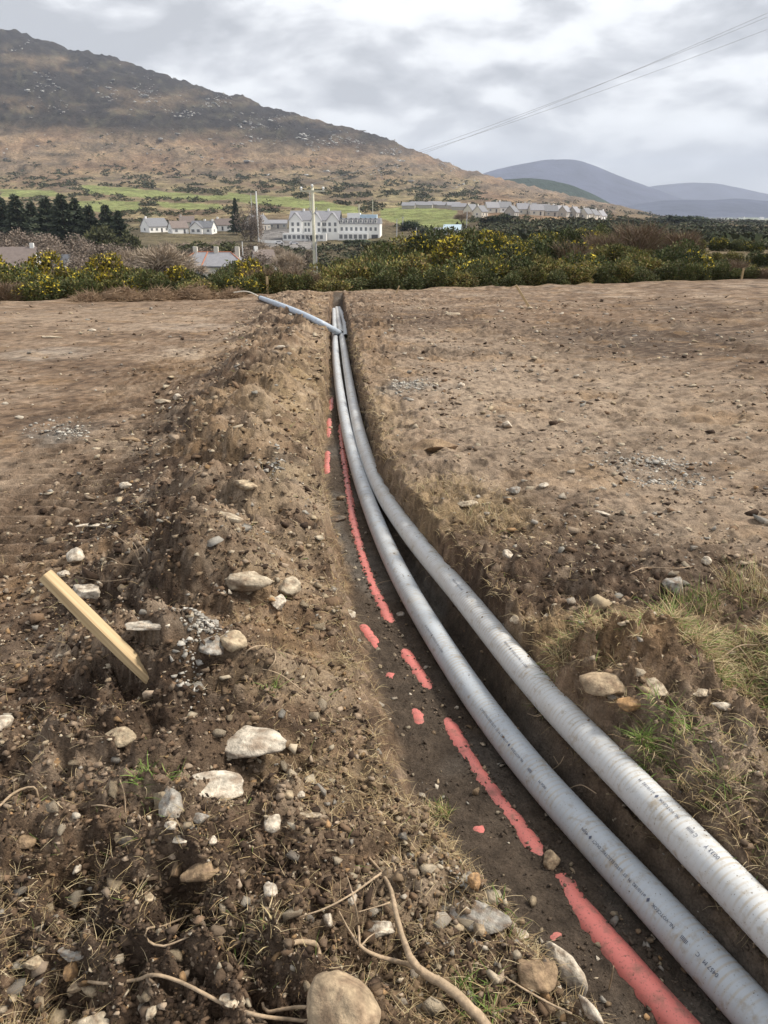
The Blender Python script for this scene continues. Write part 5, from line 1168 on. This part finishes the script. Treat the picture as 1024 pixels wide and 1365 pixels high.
def tree(px, y, top, wd, var, label, name, group=None):
    x, y, z = fplace(px, y); h = max(py2z(top, y) - z, 1.0); e_ = empty(name, (x, y, z - .1), rb.uniform(0, 6.28), label=label, cat='tree', group=group); s_ = wd * y / F; e_.scale = (s_, s_, h)
    put('trunk', var[0], None, e_); put('crown', var[1], None, e_)
for px, y, top, wd, k, lb in [(12, 300, 262, 60, 0, 'dark conifer at the left edge of the valley'), (32, 290, 258, 66, 1, 'dark conifer second from the left edge'), (70, 300, 262, 62, 2, 'broad dark conifer in the middle of the clump'), (92, 285, 258, 70, 0, 'tallest dark conifer of the clump'), (108, 290, 263, 60, 1, 'dark conifer just right of the tallest one'),
                              (126, 280, 272, 56, 2, 'shorter dark conifer in the right half of the clump'), (148, 280, 272, 56, 0, 'pointed dark conifer near the clump end'), (164, 275, 280, 46, 1, 'small conifer at the right end of the clump'), (50, 310, 268, 56, 2, 'shaded conifer in the left half of the clump'), (316, 440, 263, 20, 0, 'dark conifer beside the grey cottage')]:
    tree(px, y, top, wd * 1.25, CON[k], lb, 'conifer_tree', 'conifers in the valley')
for px, y, top, wd, v, lb, nm in [(546, 430, 292, 26, EVG[0], 'round dark evergreen standing on the green field edge', 'evergreen_tree'), (570, 400, 302, 24, EVG[1], 'lower round evergreen behind the gorse', 'evergreen_tree'), (662, 420, 283, 34, EVG[1], 'dark evergreen in front of the pale houses', 'evergreen_tree'), (685, 470, 287, 16, EVG[0], 'small evergreen between the pale houses', 'evergreen_tree'),
                                  (142, 260, 297, 44, OLV[0], 'olive green tree below the conifers', 'leafy_tree'), (178, 270, 304, 30, OLV[1], 'olive tree in front of the slate house', 'leafy_tree'), (335, 395, 262, 34, BRD[0], 'brown leafless tree beside the dark conifer', 'bare_tree'), (300, 250, 320, 60, OLV[0], 'olive thicket tree behind the long slate roof', 'leafy_tree'), (255, 255, 319, 54, OLV[1], 'olive thicket tree between white bungalow and slate roof', 'leafy_tree'),
                                  (200, 110, 306, 96, BAR[0], 'pale spreading leafless tree rising from the gorse', 'bare_tree'), (165, 120, 322, 60, BAR[1], 'smaller leafless tree left of the spreading one', 'bare_tree'), (232, 125, 326, 60, BAR[2], 'leafless tree right of the spreading one', 'bare_tree'), (618, 420, 278, 30, BAR[1], 'thin leafless tree at the corner of the green field', 'bare_tree'), (382, 150, 322, 50, BAR[2], 'leafless tree below the hotel car park', 'bare_tree'), (360, 220, 318, 44, BAR[0], 'leafless tree beside the pinkish cottage', 'bare_tree'), (478, 340, 318, 40, EVG[0], 'rounded dark bush before the hotel front', 'evergreen_tree'), (505, 300, 318, 40, OLV[1], 'olive bush at the right end of the hotel', 'leafy_tree'), (900, 600, 286, 50, EVG[1], 'dark evergreen clump on the far right slope', 'evergreen_tree'), (920, 640, 286, 44, EVG[0], 'second dark evergreen on the far right slope', 'evergreen_tree')]:
    tree(px, y, top, wd * 1.15, v, lb, nm)
for i, (px, y, top, wd) in enumerate([(-10, 200, 318, 70), (25, 210, 312, 60), (60, 200, 320, 60), (95, 205, 322, 56), (125, 200, 318, 60), (150, 190, 316, 60), (180, 190, 318, 50), (20, 250, 300, 60), (55, 255, 302, 60), (100, 250, 305, 50), (225, 200, 326, 50), (270, 230, 324, 50), (318, 240, 323, 46), (345, 260, 319, 40), (235, 280, 318, 40), (290, 300, 316, 40), (345, 170, 330, 46), (400, 190, 326, 40), (60, 150, 336, 60), (110, 150, 338, 60), (-20, 150, 336, 50)]):
    tree(px, y, top, wd * 1.25, BRD[i % 3], 'brown leafless tree, %s along the valley thicket counted from where it was planted' % ord_(i + 1) if False else 'brown leafless thicket tree, %s' % ['at the far left below the conifers', 'behind the dark tiled roof', 'right of the dark tiled roof', 'left of the small white gable', 'over the small white gable', 'between white gable and spreading tree', 'just left of the spreading tree', 'under the left conifers', 'under the middle conifers', 'under the tallest conifer', 'just right of the spreading tree', 'left above the long slate roof', 'right above the long slate roof', 'below the grey cottage', 'left of the white bungalow', 'below the white bungalow', 'at the right end of the long slate roof', 'left of the pole', 'in front of the dark tiled roof', 'in front of the small white gable', 'at the left picture edge behind the gorse'][i], 'bare_tree', 'brown thicket in the valley')

# scrub and rock outcrops on the hillside (masses nobody could count)

def proj(x, y, z):
    dep = y * cp - (z - EYE) * sp; return 512 + F * x / dep, 682.5 - F * (y * sp + (z - EYE) * cp) / dep
def scatter_templates(T_, x, y, z, sx, sz, tint):
    Vs, Fs, Cs, o = [], [], [], 0
    for k in range(len(T_)):
        i_ = np.arange(k, len(x), len(T_)); V, Fc, c = T_[k]
        W = V[None] * np.stack([sx[i_], sx[i_], sz[i_]], -1)[:, None, :] + np.stack([x[i_], y[i_], z[i_]], -1)[:, None, :]
        Vs.append(W.reshape(-1, 3)); Fs.append((Fc[None] + (np.arange(len(i_)) * len(V))[:, None, None] + o).reshape(-1, 3)); Cs.append((c[None] * tint[i_][:, None, None]).reshape(-1, 3)); o += len(i_) * len(V)
    return np.vstack(Vs), np.vstack(Fs), np.vstack(Cs)
def scrub():
    r = np.random.default_rng(77); T_ = [leaf_cloud(16, 60 + i, .6, .8, 3, .30, [(.045, .052, .026), (.06, .062, .03), (.034, .042, .022), (.08, .07, .035)], .3, 1.2)[:3] for i in range(8)]
    n = 80000; px = r.uniform(-60, 1090, n); y = np.exp(r.uniform(math.log(80), math.log(1900), n)); x = (px - 512) / F * y * cp; z = fz(x, y); px, py = proj(x, y, z)
    d = fbm(px / 34, py / 6, 701, 3); dens = np.clip(d * 3.0 + .16, 0, 1) * (.25 * sstep(170, 200, py) + .75 * sstep(212, 232, py)) * (1 - sstep(300, 314, py)); dens = np.where(px > 640, np.where(px < 860, .5 * np.clip(d * 2 + .05, 0, 1) + .6 * sstep(292, 300, py), np.clip(d * 2 + .45, .1, 1)), dens)
    inf = np.zeros(n, bool)
    for f in FIELDS: inf |= inpoly(px, py, f)
    dens = np.where(inf, np.clip(d * 2 - .7, 0, .5), dens); dens[(px > 340) & (px < 520) & (py > 284) & (py < 332)] = 0; dens[(px > 600) & (px < 815) & (py > 268) & (py < 302) & (y > 470) & (y < 620)] *= .12
    dens = np.where(y < 330, np.where((px > 540) & (y > 85), .30 + .5 * np.clip(d, 0, 1), np.where((y > 95) & (py > 314), .16 + .6 * np.clip(d, 0, 1), 0)), dens)
    k = np.where(r.random(n) < dens)[0][:14000]; x, y, z = x[k], y[k], z[k]; s_ = r.uniform(1.0, 2.5, len(k)) * (.6 + y / 800)
    V, Fc, c = scatter_templates(T_, x, y, z - .2, s_ * 1.7, s_, r.uniform(.7, 1.35, len(k)))
    put('scrub', mesh('scrub', V, Fc, c), M['leaf'], kind='stuff', label='dark gorse scrub and hedgerows over the far fields')
scrub()
def outcrops():
    r = np.random.default_rng(78); n = 40000; px = r.uniform(-40, 640, n); y = r.uniform(1500, 2900, n); x = (px - 512) / F * y * cp; z = fz(x, y); px, py = proj(x, y, z)
    d = fbm(px / 45, py / 22, 702, 3); band = np.exp(-((py - np.interp(px, [0, 120, 260, 400, 600], [125, 122, 140, 180, 215])) / 20) ** 2)
    k = np.where(r.random(n) < .45 * np.clip(d * 2.2 + .04, 0.008, 1) * (.15 + band))[0][:2600]; s_ = np.exp(r.normal(math.log(1.5), .5, len(k)))
    V, Fc, c = scatter_templates([(a, b, np.ones((len(a), 3))) for a, b in TEMPL], x[k], y[k], z[k] + .3 * s_, s_ * r.uniform(.9, 1.8, len(k)), s_ * r.uniform(.5, 1.0, len(k)), np.ones(len(k)))
    put('outcrops', mesh('outcrops', V, Fc), M['rock_far'], kind='stuff', label='pale boulders scattered over the dark upper hillside')
outcrops()

# ------------------------------------------------------------------ buildings
def gable_wall(w_, d, h, rh):
    V = [(-w_, -d, -1.5), (w_, -d, -1.5), (w_, d, -1.5), (-w_, d, -1.5), (-w_, -d, h), (w_, -d, h), (w_, d, h), (-w_, d, h), (-w_, 0, h + rh), (w_, 0, h + rh)]
    return V, [(0, 3, 2, 1), (0, 1, 5, 4), (2, 3, 7, 6), (1, 2, 6, 9, 5), (3, 0, 4, 8, 7), (4, 5, 9, 8), (6, 7, 8, 9)]
def gable_roof(w_, d, h, rh, ov=.35, th=.22):
    w_ += ov; k = rh / d; e_ = h - ov * k; d2 = d + ov
    V = []
    for sx in (-w_, w_):
        V += [(sx, -d2, e_ + .06), (sx, 0, h + rh + .06), (sx, d2, e_ + .06), (sx, -d2, e_ + .06 + th), (sx, 0, h + rh + .06 + th), (sx, d2, e_ + .06 + th)]
    return V, [(0, 1, 4, 3), (1, 2, 5, 4), (6, 9, 10, 7), (7, 10, 11, 8), (3, 4, 10, 9), (4, 5, 11, 10), (0, 6, 7, 1), (1, 7, 8, 2), (0, 3, 9, 6), (2, 8, 11, 5)]
def hip_roof(w_, d, h, rh, ov=.4):
    a, b = w_ + ov, d + ov; r_ = max(w_ - d, .5); z0 = h + .05
    V = [(-a, -b, z0), (a, -b, z0), (a, b, z0), (-a, b, z0), (-a, -b, z0 + .2), (a, -b, z0 + .2), (a, b, z0 + .2), (-a, b, z0 + .2), (-r_, 0, h + rh), (r_, 0, h + rh)]
    return V, [(0, 3, 2, 1), (0, 1, 5, 4), (1, 2, 6, 5), (2, 3, 7, 6), (3, 0, 4, 7), (4, 5, 9, 8), (5, 6, 9), (6, 7, 8, 9), (7, 4, 8)]
def window(parent, x, y, z, w_, h, axis='y', sgn=-1):
    t = .08
    if axis == 'y': fr = boxm('window', x - w_ / 2 - .1, x + w_ / 2 + .1, y - t, y + t, z - .1, z + h + .1); pn_ = boxm('pane', x - w_ / 2, x + w_ / 2, y + sgn * (t + .02) - .02, y + sgn * (t + .02) + .02, z, z + h)
    else: fr = boxm('window', x - t, x + t, y - w_ / 2 - .1, y + w_ / 2 + .1, z - .1, z + h + .1); pn_ = boxm('pane', x + sgn * (t + .02) - .02, x + sgn * (t + .02) + .02, y - w_ / 2, y + w_ / 2, z, z + h)
    o = put('window', fr, M['frame'], parent); put('pane', pn_, M['glass'], o); return o
def house(px, y, rz, w_, d, h, rh, wall, roof, label, name='house', cat='house', group=None, hip=False, chim=(1,), wins=True, dz=0.0, door=True, up=False):
    x, y, z = fplace(px, y); e_ = empty(name, (x, y, z + dz), rz, label=label, cat=cat, group=group)
    w2, d2 = w_ / 2, d / 2
    if hip:
        put('wall', boxm('wall', -w2, w2, -d2, d2, -1.5, h), M[wall], e_); r_ = put('roof', mesh('roof', *hip_roof(w2, d2, h, rh)), M[roof], e_)
    else:
        put('wall', mesh('wall', *gable_wall(w2, d2, h, rh)), M[wall], e_); r_ = put('roof', mesh('roof', *gable_roof(w2, d2, h, rh)), M[roof], e_)
    for s_ in chim:
        cx = s_ * (w2 - .7); put('chimney', boxm('chimney', cx - .45, cx + .45, -.35, .35, h + rh * .6, h + rh + 1.1), M[wall], r_)
    if wins:
        n = max(2, int(w_ / 3.2))
        for lv in ([.9] if not up else [.9, 3.4]):
            for k in range(n):
                if door and k == n // 2 and lv == .9: continue
                window(e_, -w2 + (k + .5) * w_ / n, -d2, lv, 1.3, 1.2)
        if door: put('door', boxm('door', -w2 + (n // 2 + .5) * w_ / n - .5, -w2 + (n // 2 + .5) * w_ / n + .5, -d2 - .1, -d2 + .05, 0, 2.1), M['door'], e_)
        for sx in (-1, 1): window(e_, sx * w2, 0, .9 if not up else 3.4, 1.2, 1.2, 'x', sx)
    return e_
house(272, 445, -.15, 12, 8, 3.0, 3.2, 'white_wall', 'slate', 'white bungalow with slate roof below the far green field', chim=(0.2, 1))
_b = [o for o in C.objects if o.name.startswith('house')][-1]
# front gable wing of the white bungalow
put('wall', mesh('wall', *[(lambda V, Fc: ([(vy - 2.2, vx - 4.2, vz) for vx, vy, vz in V], Fc))(*gable_wall(1.8, 3.4, 2.9, 2.8))][0]), M['white_wall'], _b)
put('roof', mesh('roof', *[(lambda V, Fc: ([(vy - 2.2, vx - 4.15, vz) for vx, vy, vz in V], Fc))(*gable_roof(1.8, 3.4, 2.9, 2.8))][0]), M['slate'], _b)
for k in (-1, 1): window(_b, -2.2 + k * 1.5, -6.03, .8, 1.6, 1.4)
house(300, 462, -.15, 10, 7.5, 2.8, 3.2, 'white_wall', 'slate_brown', 'brown-roofed house adjoining the white bungalow', chim=(-.9,))
house(207, 450, .9, 13, 8, 3.0, 4.0, 'white_wall', 'slate', 'white gabled house with slate roof half behind trees', chim=(-.9,))
house(238, 440, .6, 9, 7, 2.8, 3.2, 'white_wall', 'slate_brown', 'small house with white gable behind the olive tree', chim=())
house(250, 480, .2, 8, 6, 2.6, 3.0, 'cream_wall', 'slate_brown', 'small reddish-roofed house left of the white bungalow', chim=(-1,))
house(343, 470, 1.1, 14, 9, 3.4, 4.4, 'stone_wall', 'slate', 'grey stone cottage with gable end left of the hotel', chim=(-1, 1))
house(367, 480, .1, 14, 7, 2.6, 1.8, 'stone_wall', 'slate_pale', 'low grey outbuilding beside the hotel car park', name='outbuilding', cat='outbuilding', chim=())
house(352, 205, .5, 5, 5, 2.5, 3.0, 'white_wall', 'slate_brown', 'small pinkish-white cottage at the end of the long slate roof', chim=(-1,))
rf = house(287, 175, -.06, 15.5, 8, 2.6, 2.9, 'cream_wall', 'slate_pale', 'long hipped slate roof with terracotta ridges above the gorse', hip=True, chim=(-.55, .1, .75))
def ridge_bar(a, b):
    q = np.linspace(np.array(a, float), np.array(b, float), 3); V, Fq = tube(q, .13, 6); put('ridge_tile', mesh('ridge_tile', V, Fq), M['ridge'], rf)
_w, _d, _r = 7.75 + .4, 4.4, 7.75 - 4
ridge_bar((-_r, 0, 5.52), (_r, 0, 5.52))
for sx in (-1, 1): ridge_bar((sx * _r, 0, 5.52), (sx * _w, -_d, 2.88)); 
ridge_bar((-1.2, -.05, 5.5), (-1.5, -_d, 2.95))
house(15, 190, .12, 13, 8, 2.6, 3.8, 'white_wall', 'slate_brown', 'house with dark tiled roof and white gable edge at the left', chim=(1,))
house(86, 200, -.5, 6, 5, 2.2, 2.6, 'white_wall', 'slate', 'small white gable among brown leafless trees', chim=())
house(83, 420, .2, 11, 7, 2.6, 2.8, 'white_wall', 'slate_brown', 'pale house glimpsed between the conifers', chim=(1,))
house(603, 330, -.25, 6.5, 4, 2.4, 1.7, 'white_wall', 'bluebox', 'small white building with blue-grey roof behind the gorse', name='shed', cat='shed', chim=())
house(585, 335, .7, 4, 4, 2.0, 1.4, 'cream_wall', 'slate', 'cream hut beside the blue-grey roofed building', name='shed', cat='shed', chim=())
# the hotel
hx, hy, hzz = fplace(385, 408); hotel = empty('hotel', (hx, hy, hzz + .1), -.10, label='long white three-storey hotel with gables and dormer windows', cat='hotel'); hotel.scale = (.93, 1, 1)
def hp(nm, m, *a, parent=None): return put(nm, boxm(nm, *a), M[m], parent or hotel)
hp('wall', 'white_wall', 0, 27, 3, 14, -3, 9.2)
V, Fc = gable_roof(13.5, 5.5, 9.2, 4.2); put('roof', mesh('roof', [(a + 13.5, b + 8.5, c_) for a, b, c_ in V], Fc), M['slate_pale'], hotel)
for i, (x0, x1) in enumerate([(0.3, 7.3), (12.2, 17.8), (20.5, 27.2)]):
    V, Fc = gable_wall(2.6, (x1 - x0) / 2, 9.0, 3.6); put('gable_bay', mesh('gable_bay', [(b + (x0 + x1) / 2, a + 3.4, c_ if c_ > -1 else -3) for a, b, c_ in V], [f[::-1] for f in Fc]), M['white_wall'], hotel)
    V, Fc = gable_roof(3.2, (x1 - x0) / 2, 9.0, 3.6); put('gable_roof', mesh('gable_roof', [(b + (x0 + x1) / 2, a + 3.9, c_) for a, b, c_ in V], Fc), M['slate_pale'], hotel)
    for lv in (3.9, 6.6):
        for k in (-1, 1): window(hotel, (x0 + x1) / 2 + k * 1.5, .78, lv, 1.3, 1.6)
for lv in (3.9, 6.6):
    for xx in (8.8, 10.6, 18.6, 19.8): window(hotel, xx, 2.98, lv, 1.1, 1.5)
hp('ground_floor', 'white_wall', -2.5, 21, -3, 2.9, -3, 3.2)
for k in range(9): window(hotel, -1.2 + k * 2.45, -3.0, .7, 1.6, 1.7)
hp('porch', 'white_wall', 9.5, 15.5, -5.2, -3.02, 2.5, 3.5); hp('porch_door', 'door', 11.5, 13.5, -3.3, -3.1, -.2, 2.3)
for k in range(3): hp('column', 'white_wall', 9.7 + k * 2.6, 10.0 + k * 2.6, -5.1, -4.8, -2, 2.5)
hp('wall', 'white_wall', 27.02, 49, 2.2, 13, -3, 7.6)
V = [(27.0, 1.8, 7.62), (49.3, 1.8, 7.62), (49.3, 13.3, 7.62), (27.0, 13.3, 7.62), (27.0, 3.6, 10.2), (49, 3.6, 10.2), (49, 12, 10.2), (27.0, 12, 10.2)]
put('mansard_roof', mesh('mansard_roof', V, [(0, 3, 2, 1), (4, 5, 6, 7), (0, 1, 5, 4), (1, 2, 6, 5), (2, 3, 7, 6), (3, 0, 4, 7)]), M['slate_pale'], hotel)
for k in range(8):
    x0 = 28.6 + k * 2.6; dm = hp('dormer', 'white_wall', x0 - .7, x0 + .7, 1.95, 4.0, 7.9, 9.6)
    put('dormer_roof', mesh('dormer_roof', [(x0 - .9, 1.8, 9.62), (x0 + .9, 1.8, 9.62), (x0, 1.8, 10.5), (x0 - .9, 4, 9.62), (x0 + .9, 4, 9.62), (x0, 4, 10.5)], [(0, 1, 2), (3, 5, 4), (0, 2, 5, 3), (1, 4, 5, 2), (0, 3, 4, 1)]), M['slate'], dm)
    window(hotel, x0, 1.93, 8.2, .9, 1.1)
    window(hotel, x0, 2.18, 4.4, 1.2, 1.6)
    if k < 6: window(hotel, x0, -1.02, .8, 1.7, 1.9)
hp('ground_floor', 'white_wall', 27.02, 43, -1, 2.15, -3, 3.3); hp('garage_door', 'door', 44.6, 48, 2.0, 2.18, -.5, 2.6)
hp('roof_plant_room', 'white_wall', 31, 38, 6, 10, 10.22, 12.6); hp('roof_plant_room', 'bluebox', 38.1, 47, 5.5, 10, 10.22, 11.9)
for xx in (6.5, 20): hp('chimney', 'white_wall', xx, xx + 1, 8, 9.2, 12.6, 14.6)
# retaining wall and parked cars by the hotel
x_, y_, z_ = fplace(362, 385); put('garden_wall', boxm('garden_wall', -5, 5, -.25, .25, -1, 1.1), M['white_wall'], loc=(x_, y_, z_), rot=(0, 0, .1), label='low white wall beside the hotel car park', cat='wall')
def car(px, y, rz, label):
    x, y, z = fplace(px, y); e_ = empty('parked_car', (x, y, z), rz, label=label, cat='car', group='cars parked by the hotel')
    prof = [(-2.1, .35), (2.1, .35), (2.15, .75), (1.2, .95), (.6, 1.45), (-1.1, 1.48), (-1.8, 1.0), (-2.15, .9)]
    V = [(a, s_, c_) for s_ in (-.85, .85) for a, c_ in prof]; n = 8; put('body', mesh('body', V, [tuple(range(n)), tuple(range(2 * n - 1, n - 1, -1))] + [(i, i + n, (i + 1) % n + n, (i + 1) % n) for i in range(n)]), M['paint'], e_)
    for s_ in (-1, 1):
        put('side_window', boxm('side_window', -1.2, .7, s_ * .86 - .01, s_ * .86 + .01, .98, 1.36), M['glass'], e_)
        for a in (-1.3, 1.3):
            V, Fq = tube(np.array([(a, s_ * .72, .33), (a, s_ * .90, .33)]), .33, 12); put('wheel', mesh('wheel', V, [tuple(f) for f in Fq] + [tuple(range(12)), tuple(range(23, 11, -1))]), M['black'], e_)
car(372, 372, .3, 'pale parked car left of the hotel entrance'); car(392, 372, .2, 'pale parked car in front of the hotel entrance')
# pale housing estate on the right
EST = [(628, 520, .9, 'cream gabled house at the left end of the estate'), (640, 505, 1.0, 'cream gabled house second from the left in the estate'), (655, 540, .3, 'slate-roofed estate house behind the dark evergreen'), (672, 545, .3, 'slate-roofed estate house right behind the evergreen'), (682, 500, 1.1, 'tall cream gable right of the dark evergreen'), (697, 525, .15, 'long white-fronted estate house in the middle'), (706, 560, .2, 'rear slate roof in the middle of the estate'), (714, 520, .15, 'white-fronted estate house with green verge'), (724, 560, .2, 'rear grey-roofed estate house right of the middle'), (733, 525, .15, 'estate house with wide grey roof right of the middle'), (742, 555, .6, 'small gable behind the wide grey roof'), (752, 535, 1.0, 'pointed cream gable in the right half of the estate'), (760, 570, .3, 'rear slate roof in the right half of the estate'), (765, 540, 1.0, 'second pointed cream gable in the right half of the estate'), (774, 580, .4, 'far slate-roofed house near the right end of the estate'), (780, 545, .9, 'cream gable third from the right end of the estate'), (790, 560, .9, 'low cream gable second from the right end of the estate'), (800, 590, .9, 'last small house at the right end of the estate')]
for px, y, rz, lb in EST: house(px, y, rz, 8.5, 6.2, 3.0, 3.3, rb.choice(['cream_wall', 'cream_wall', 'white_wall', 'stone_wall']), rb.choice(['slate', 'slate_pale']), lb, group='housing estate', chim=(rb.choice((-1, 1)),))
for i, (px, y) in enumerate([(545, 640), (556, 660), (568, 640), (580, 650), (592, 640), (604, 620), (612, 600)]):
    house(px, y, rb.uniform(-.3, .3), 10, 6, 2.2, 2.2, 'stone_wall', 'slate_pale', 'grey stone farm building, %s from the left above the green field' % ord_(i + 1), name='farm_building', cat='farm building', group='farm buildings above the green field', chim=(), wins=False)
for i, (px, y) in enumerate([(905, 4300), (930, 4600), (945, 4400), (965, 4700), (980, 4300), (990, 4500), (1005, 4600), (1015, 4350), (958, 4200), (1020, 4700)]):
    house(px, y, rb.uniform(0, 3), 26, 12, 6, 6, 'white_wall', 'slate_pale', 'tiny white farmhouse in the far valley, %s from the left' % ord_(sorted([905, 930, 945, 965, 980, 990, 1005, 1015, 958, 1020]).index(px) + 1), group='far white farmhouses', chim=(), wins=False)

# ------------------------------------------------------------------ poles and wires
def power_pole(base, H, rz, label, rad=.11, arm=.85):
    e_ = empty('utility_pole', base, rz, label=label, cat='utility pole')
    q = np.array([(0, 0, -.5), (0, 0, H * .5), (0, 0, H)]); V, Fq = tube(q, [rad * 1.12, rad, rad * .8], 12); put('pole', mesh('pole', V, [tuple(f) for f in Fq] + [tuple(range(24, 36))], None, True), M['pole'], e_)
    ca_ = put('cross_arm', boxm('cross_arm', -arm, arm, -.14, -.04, H - .28, H - .18), M['pole'], e_)
    for i, xx in enumerate((-arm * .92, 0, arm * .92)):
        zb = H - .17 if i != 1 else H + .0
        V, Fq = tube(np.array([(xx, -.09, zb), (xx, -.09, zb + .10), (xx, -.09, zb + .14), (xx, -.09, zb + .22)]), [.05, .085, .09, .04], 10); put('insulator', mesh('insulator', V, [tuple(f) for f in Fq] + [tuple(range(30, 40))], None, True), M['porcelain'], e_)
    return e_
pb = P3(421, 390, 58); ptop = P3(425, 250, 58); Hh = ptop[2] - pb[2] + .6
pole = power_pole((pb[0], pb[1], pb[2] - .6), Hh, math.radians(-8), 'tall pale wooden power pole with cross-arm behind the trench end', .125)
V, Fq = tube(np.array([(.16, -.05, 0), (.15, -.05, 2.0), (.13, -.05, 4.1)]), .05, 8); put('cable_guard', mesh('cable_guard', V, Fq, None, True), M['metal'], pole)
for s_ in (-1, 1):
    q = catmull([(0.05 * s_, -.1, Hh - 4.1), (.20 * s_, -.12, Hh - 3.6), (.42 * s_, -.12, Hh - 3.1)], .1); V, Fq = tube(q, .028, 6); put('lower_strut', mesh('lower_strut', V, Fq), M['metal'], pole)
    q = np.array([(0.05 * s_, -.1, Hh - 1.75), (.22 * s_, -.1, Hh - 1.45), (.30 * s_, -.1, Hh - 1.3)]); V, Fq = tube(q, .03, 6); put('bracket', mesh('bracket', V, Fq), M['metal'], pole)
far = P3(1400, -128, 30.0); gb = float(gz(np.array([far[0]]), np.array([far[1]]), False)[0])
dxy = np.array([far[0] - pb[0], far[1] - pb[1]]); rz2 = math.atan2(dxy[1], dxy[0]) - math.pi / 2
pole2 = power_pole((far[0], far[1], gb - .3), far[2] - gb + .3, rz2, 'power pole outside the picture carrying the wires on', arm=1.7)
for i, xx in enumerate((-.78, 0, .78)):
    A = np.array(Matrix.Translation((pb[0], pb[1], pb[2] - .6)) @ Matrix.Rotation(math.radians(-8), 4, 'Z') @ Vector((xx, -.09, Hh + (.03 if i != 1 else .2))))
    B = np.array(Matrix.Translation((far[0], far[1], gb - .3)) @ Matrix.Rotation(rz2, 4, 'Z') @ Vector((xx * 2.0, -.09, far[2] - gb + .3 + (.03 if i != 1 else .2))))
    t = np.linspace(0, 1, 40)[:, None]; Q = A * (1 - t) + B * t; Q[:, 2] -= 4 * .55 * (t * (1 - t))[:, 0]
    V, Fq = tube(Q, .006, 6); put('power_line', mesh('power_line', V, Fq, None, True), M['wire'], label='%s of the three overhead power wires crossing the sky' % ['upper', 'middle', 'lower'][i], cat='wire', group='overhead power wires')
def thin_pole(px, y, top, wpx, label, m='pole', arm=True):
    x, y, z = fplace(px, y); H = py2z(top, y) - z; r_ = wpx * y / F / 2; e_ = empty('telegraph_pole', (x, y, z), 0, label=label, cat='pole')
    V, Fq = tube(np.array([(0, 0, -.5), (0, 0, H * .5), (0, 0, H)]), [r_ * 1.1, r_, r_ * .85], 8); put('pole', mesh('pole', V, Fq, None, True), M[m], e_)
    if arm: put('cross_arm', boxm('cross_arm', -.8, .8, -.1 - r_, -r_, H - .5, H - .3), M[m], e_)
thin_pole(345, 395, 255, 2.0, 'white pole rising beside the grey cottage', 'porcelain', False); thin_pole(338, 400, 258, .9, 'slender pole left of the white pole', 'metal', False)
thin_pole(479, 440, 272, 1.4, 'telegraph pole behind the hotel roof'); thin_pole(497, 560, 266, 1.0, 'thin telegraph pole right of the hotel'); thin_pole(414, 560, 256, .8, 'thin pole on the field left of the tall pole', 'metal'); thin_pole(529, 400, 292, 1.0, 'short pole on the edge of the green field', 'metal', False); thin_pole(555, 330, 303, 1.0, 'slim grey pole beside the round evergreen', 'metal', False); thin_pole(537, 430, 289, 1.0, 'short lamp post left of the round evergreen', 'metal'); thin_pole(622, 400, 282, 1.0, 'slim pole at the corner of the green field', 'metal', False)
thin_pole(326, 172, 322, 1.1, 'thin white mast over the long slate roof', 'porcelain', False)

# ------------------------------------------------------------------ haze
hm = bpy.data.materials.new('haze'); hm.use_nodes = True; t = hm.node_tree; t.nodes.clear()
ho = t.nodes.new('ShaderNodeOutputMaterial'); pv = t.nodes.new('ShaderNodeVolumePrincipled'); t.links.new(pv.outputs[0], ho.inputs['Volume'])
pv.inputs['Color'].default_value = (0.70, 0.79, 0.98, 1); pv.inputs['Density'].default_value = 7.5e-5; pv.inputs['Anisotropy'].default_value = 0.0
put('haze', boxm('haze', -19000, 19000, -3000, 17000, -500, 950), hm, kind='stuff', label='thin pale haze over the whole valley')
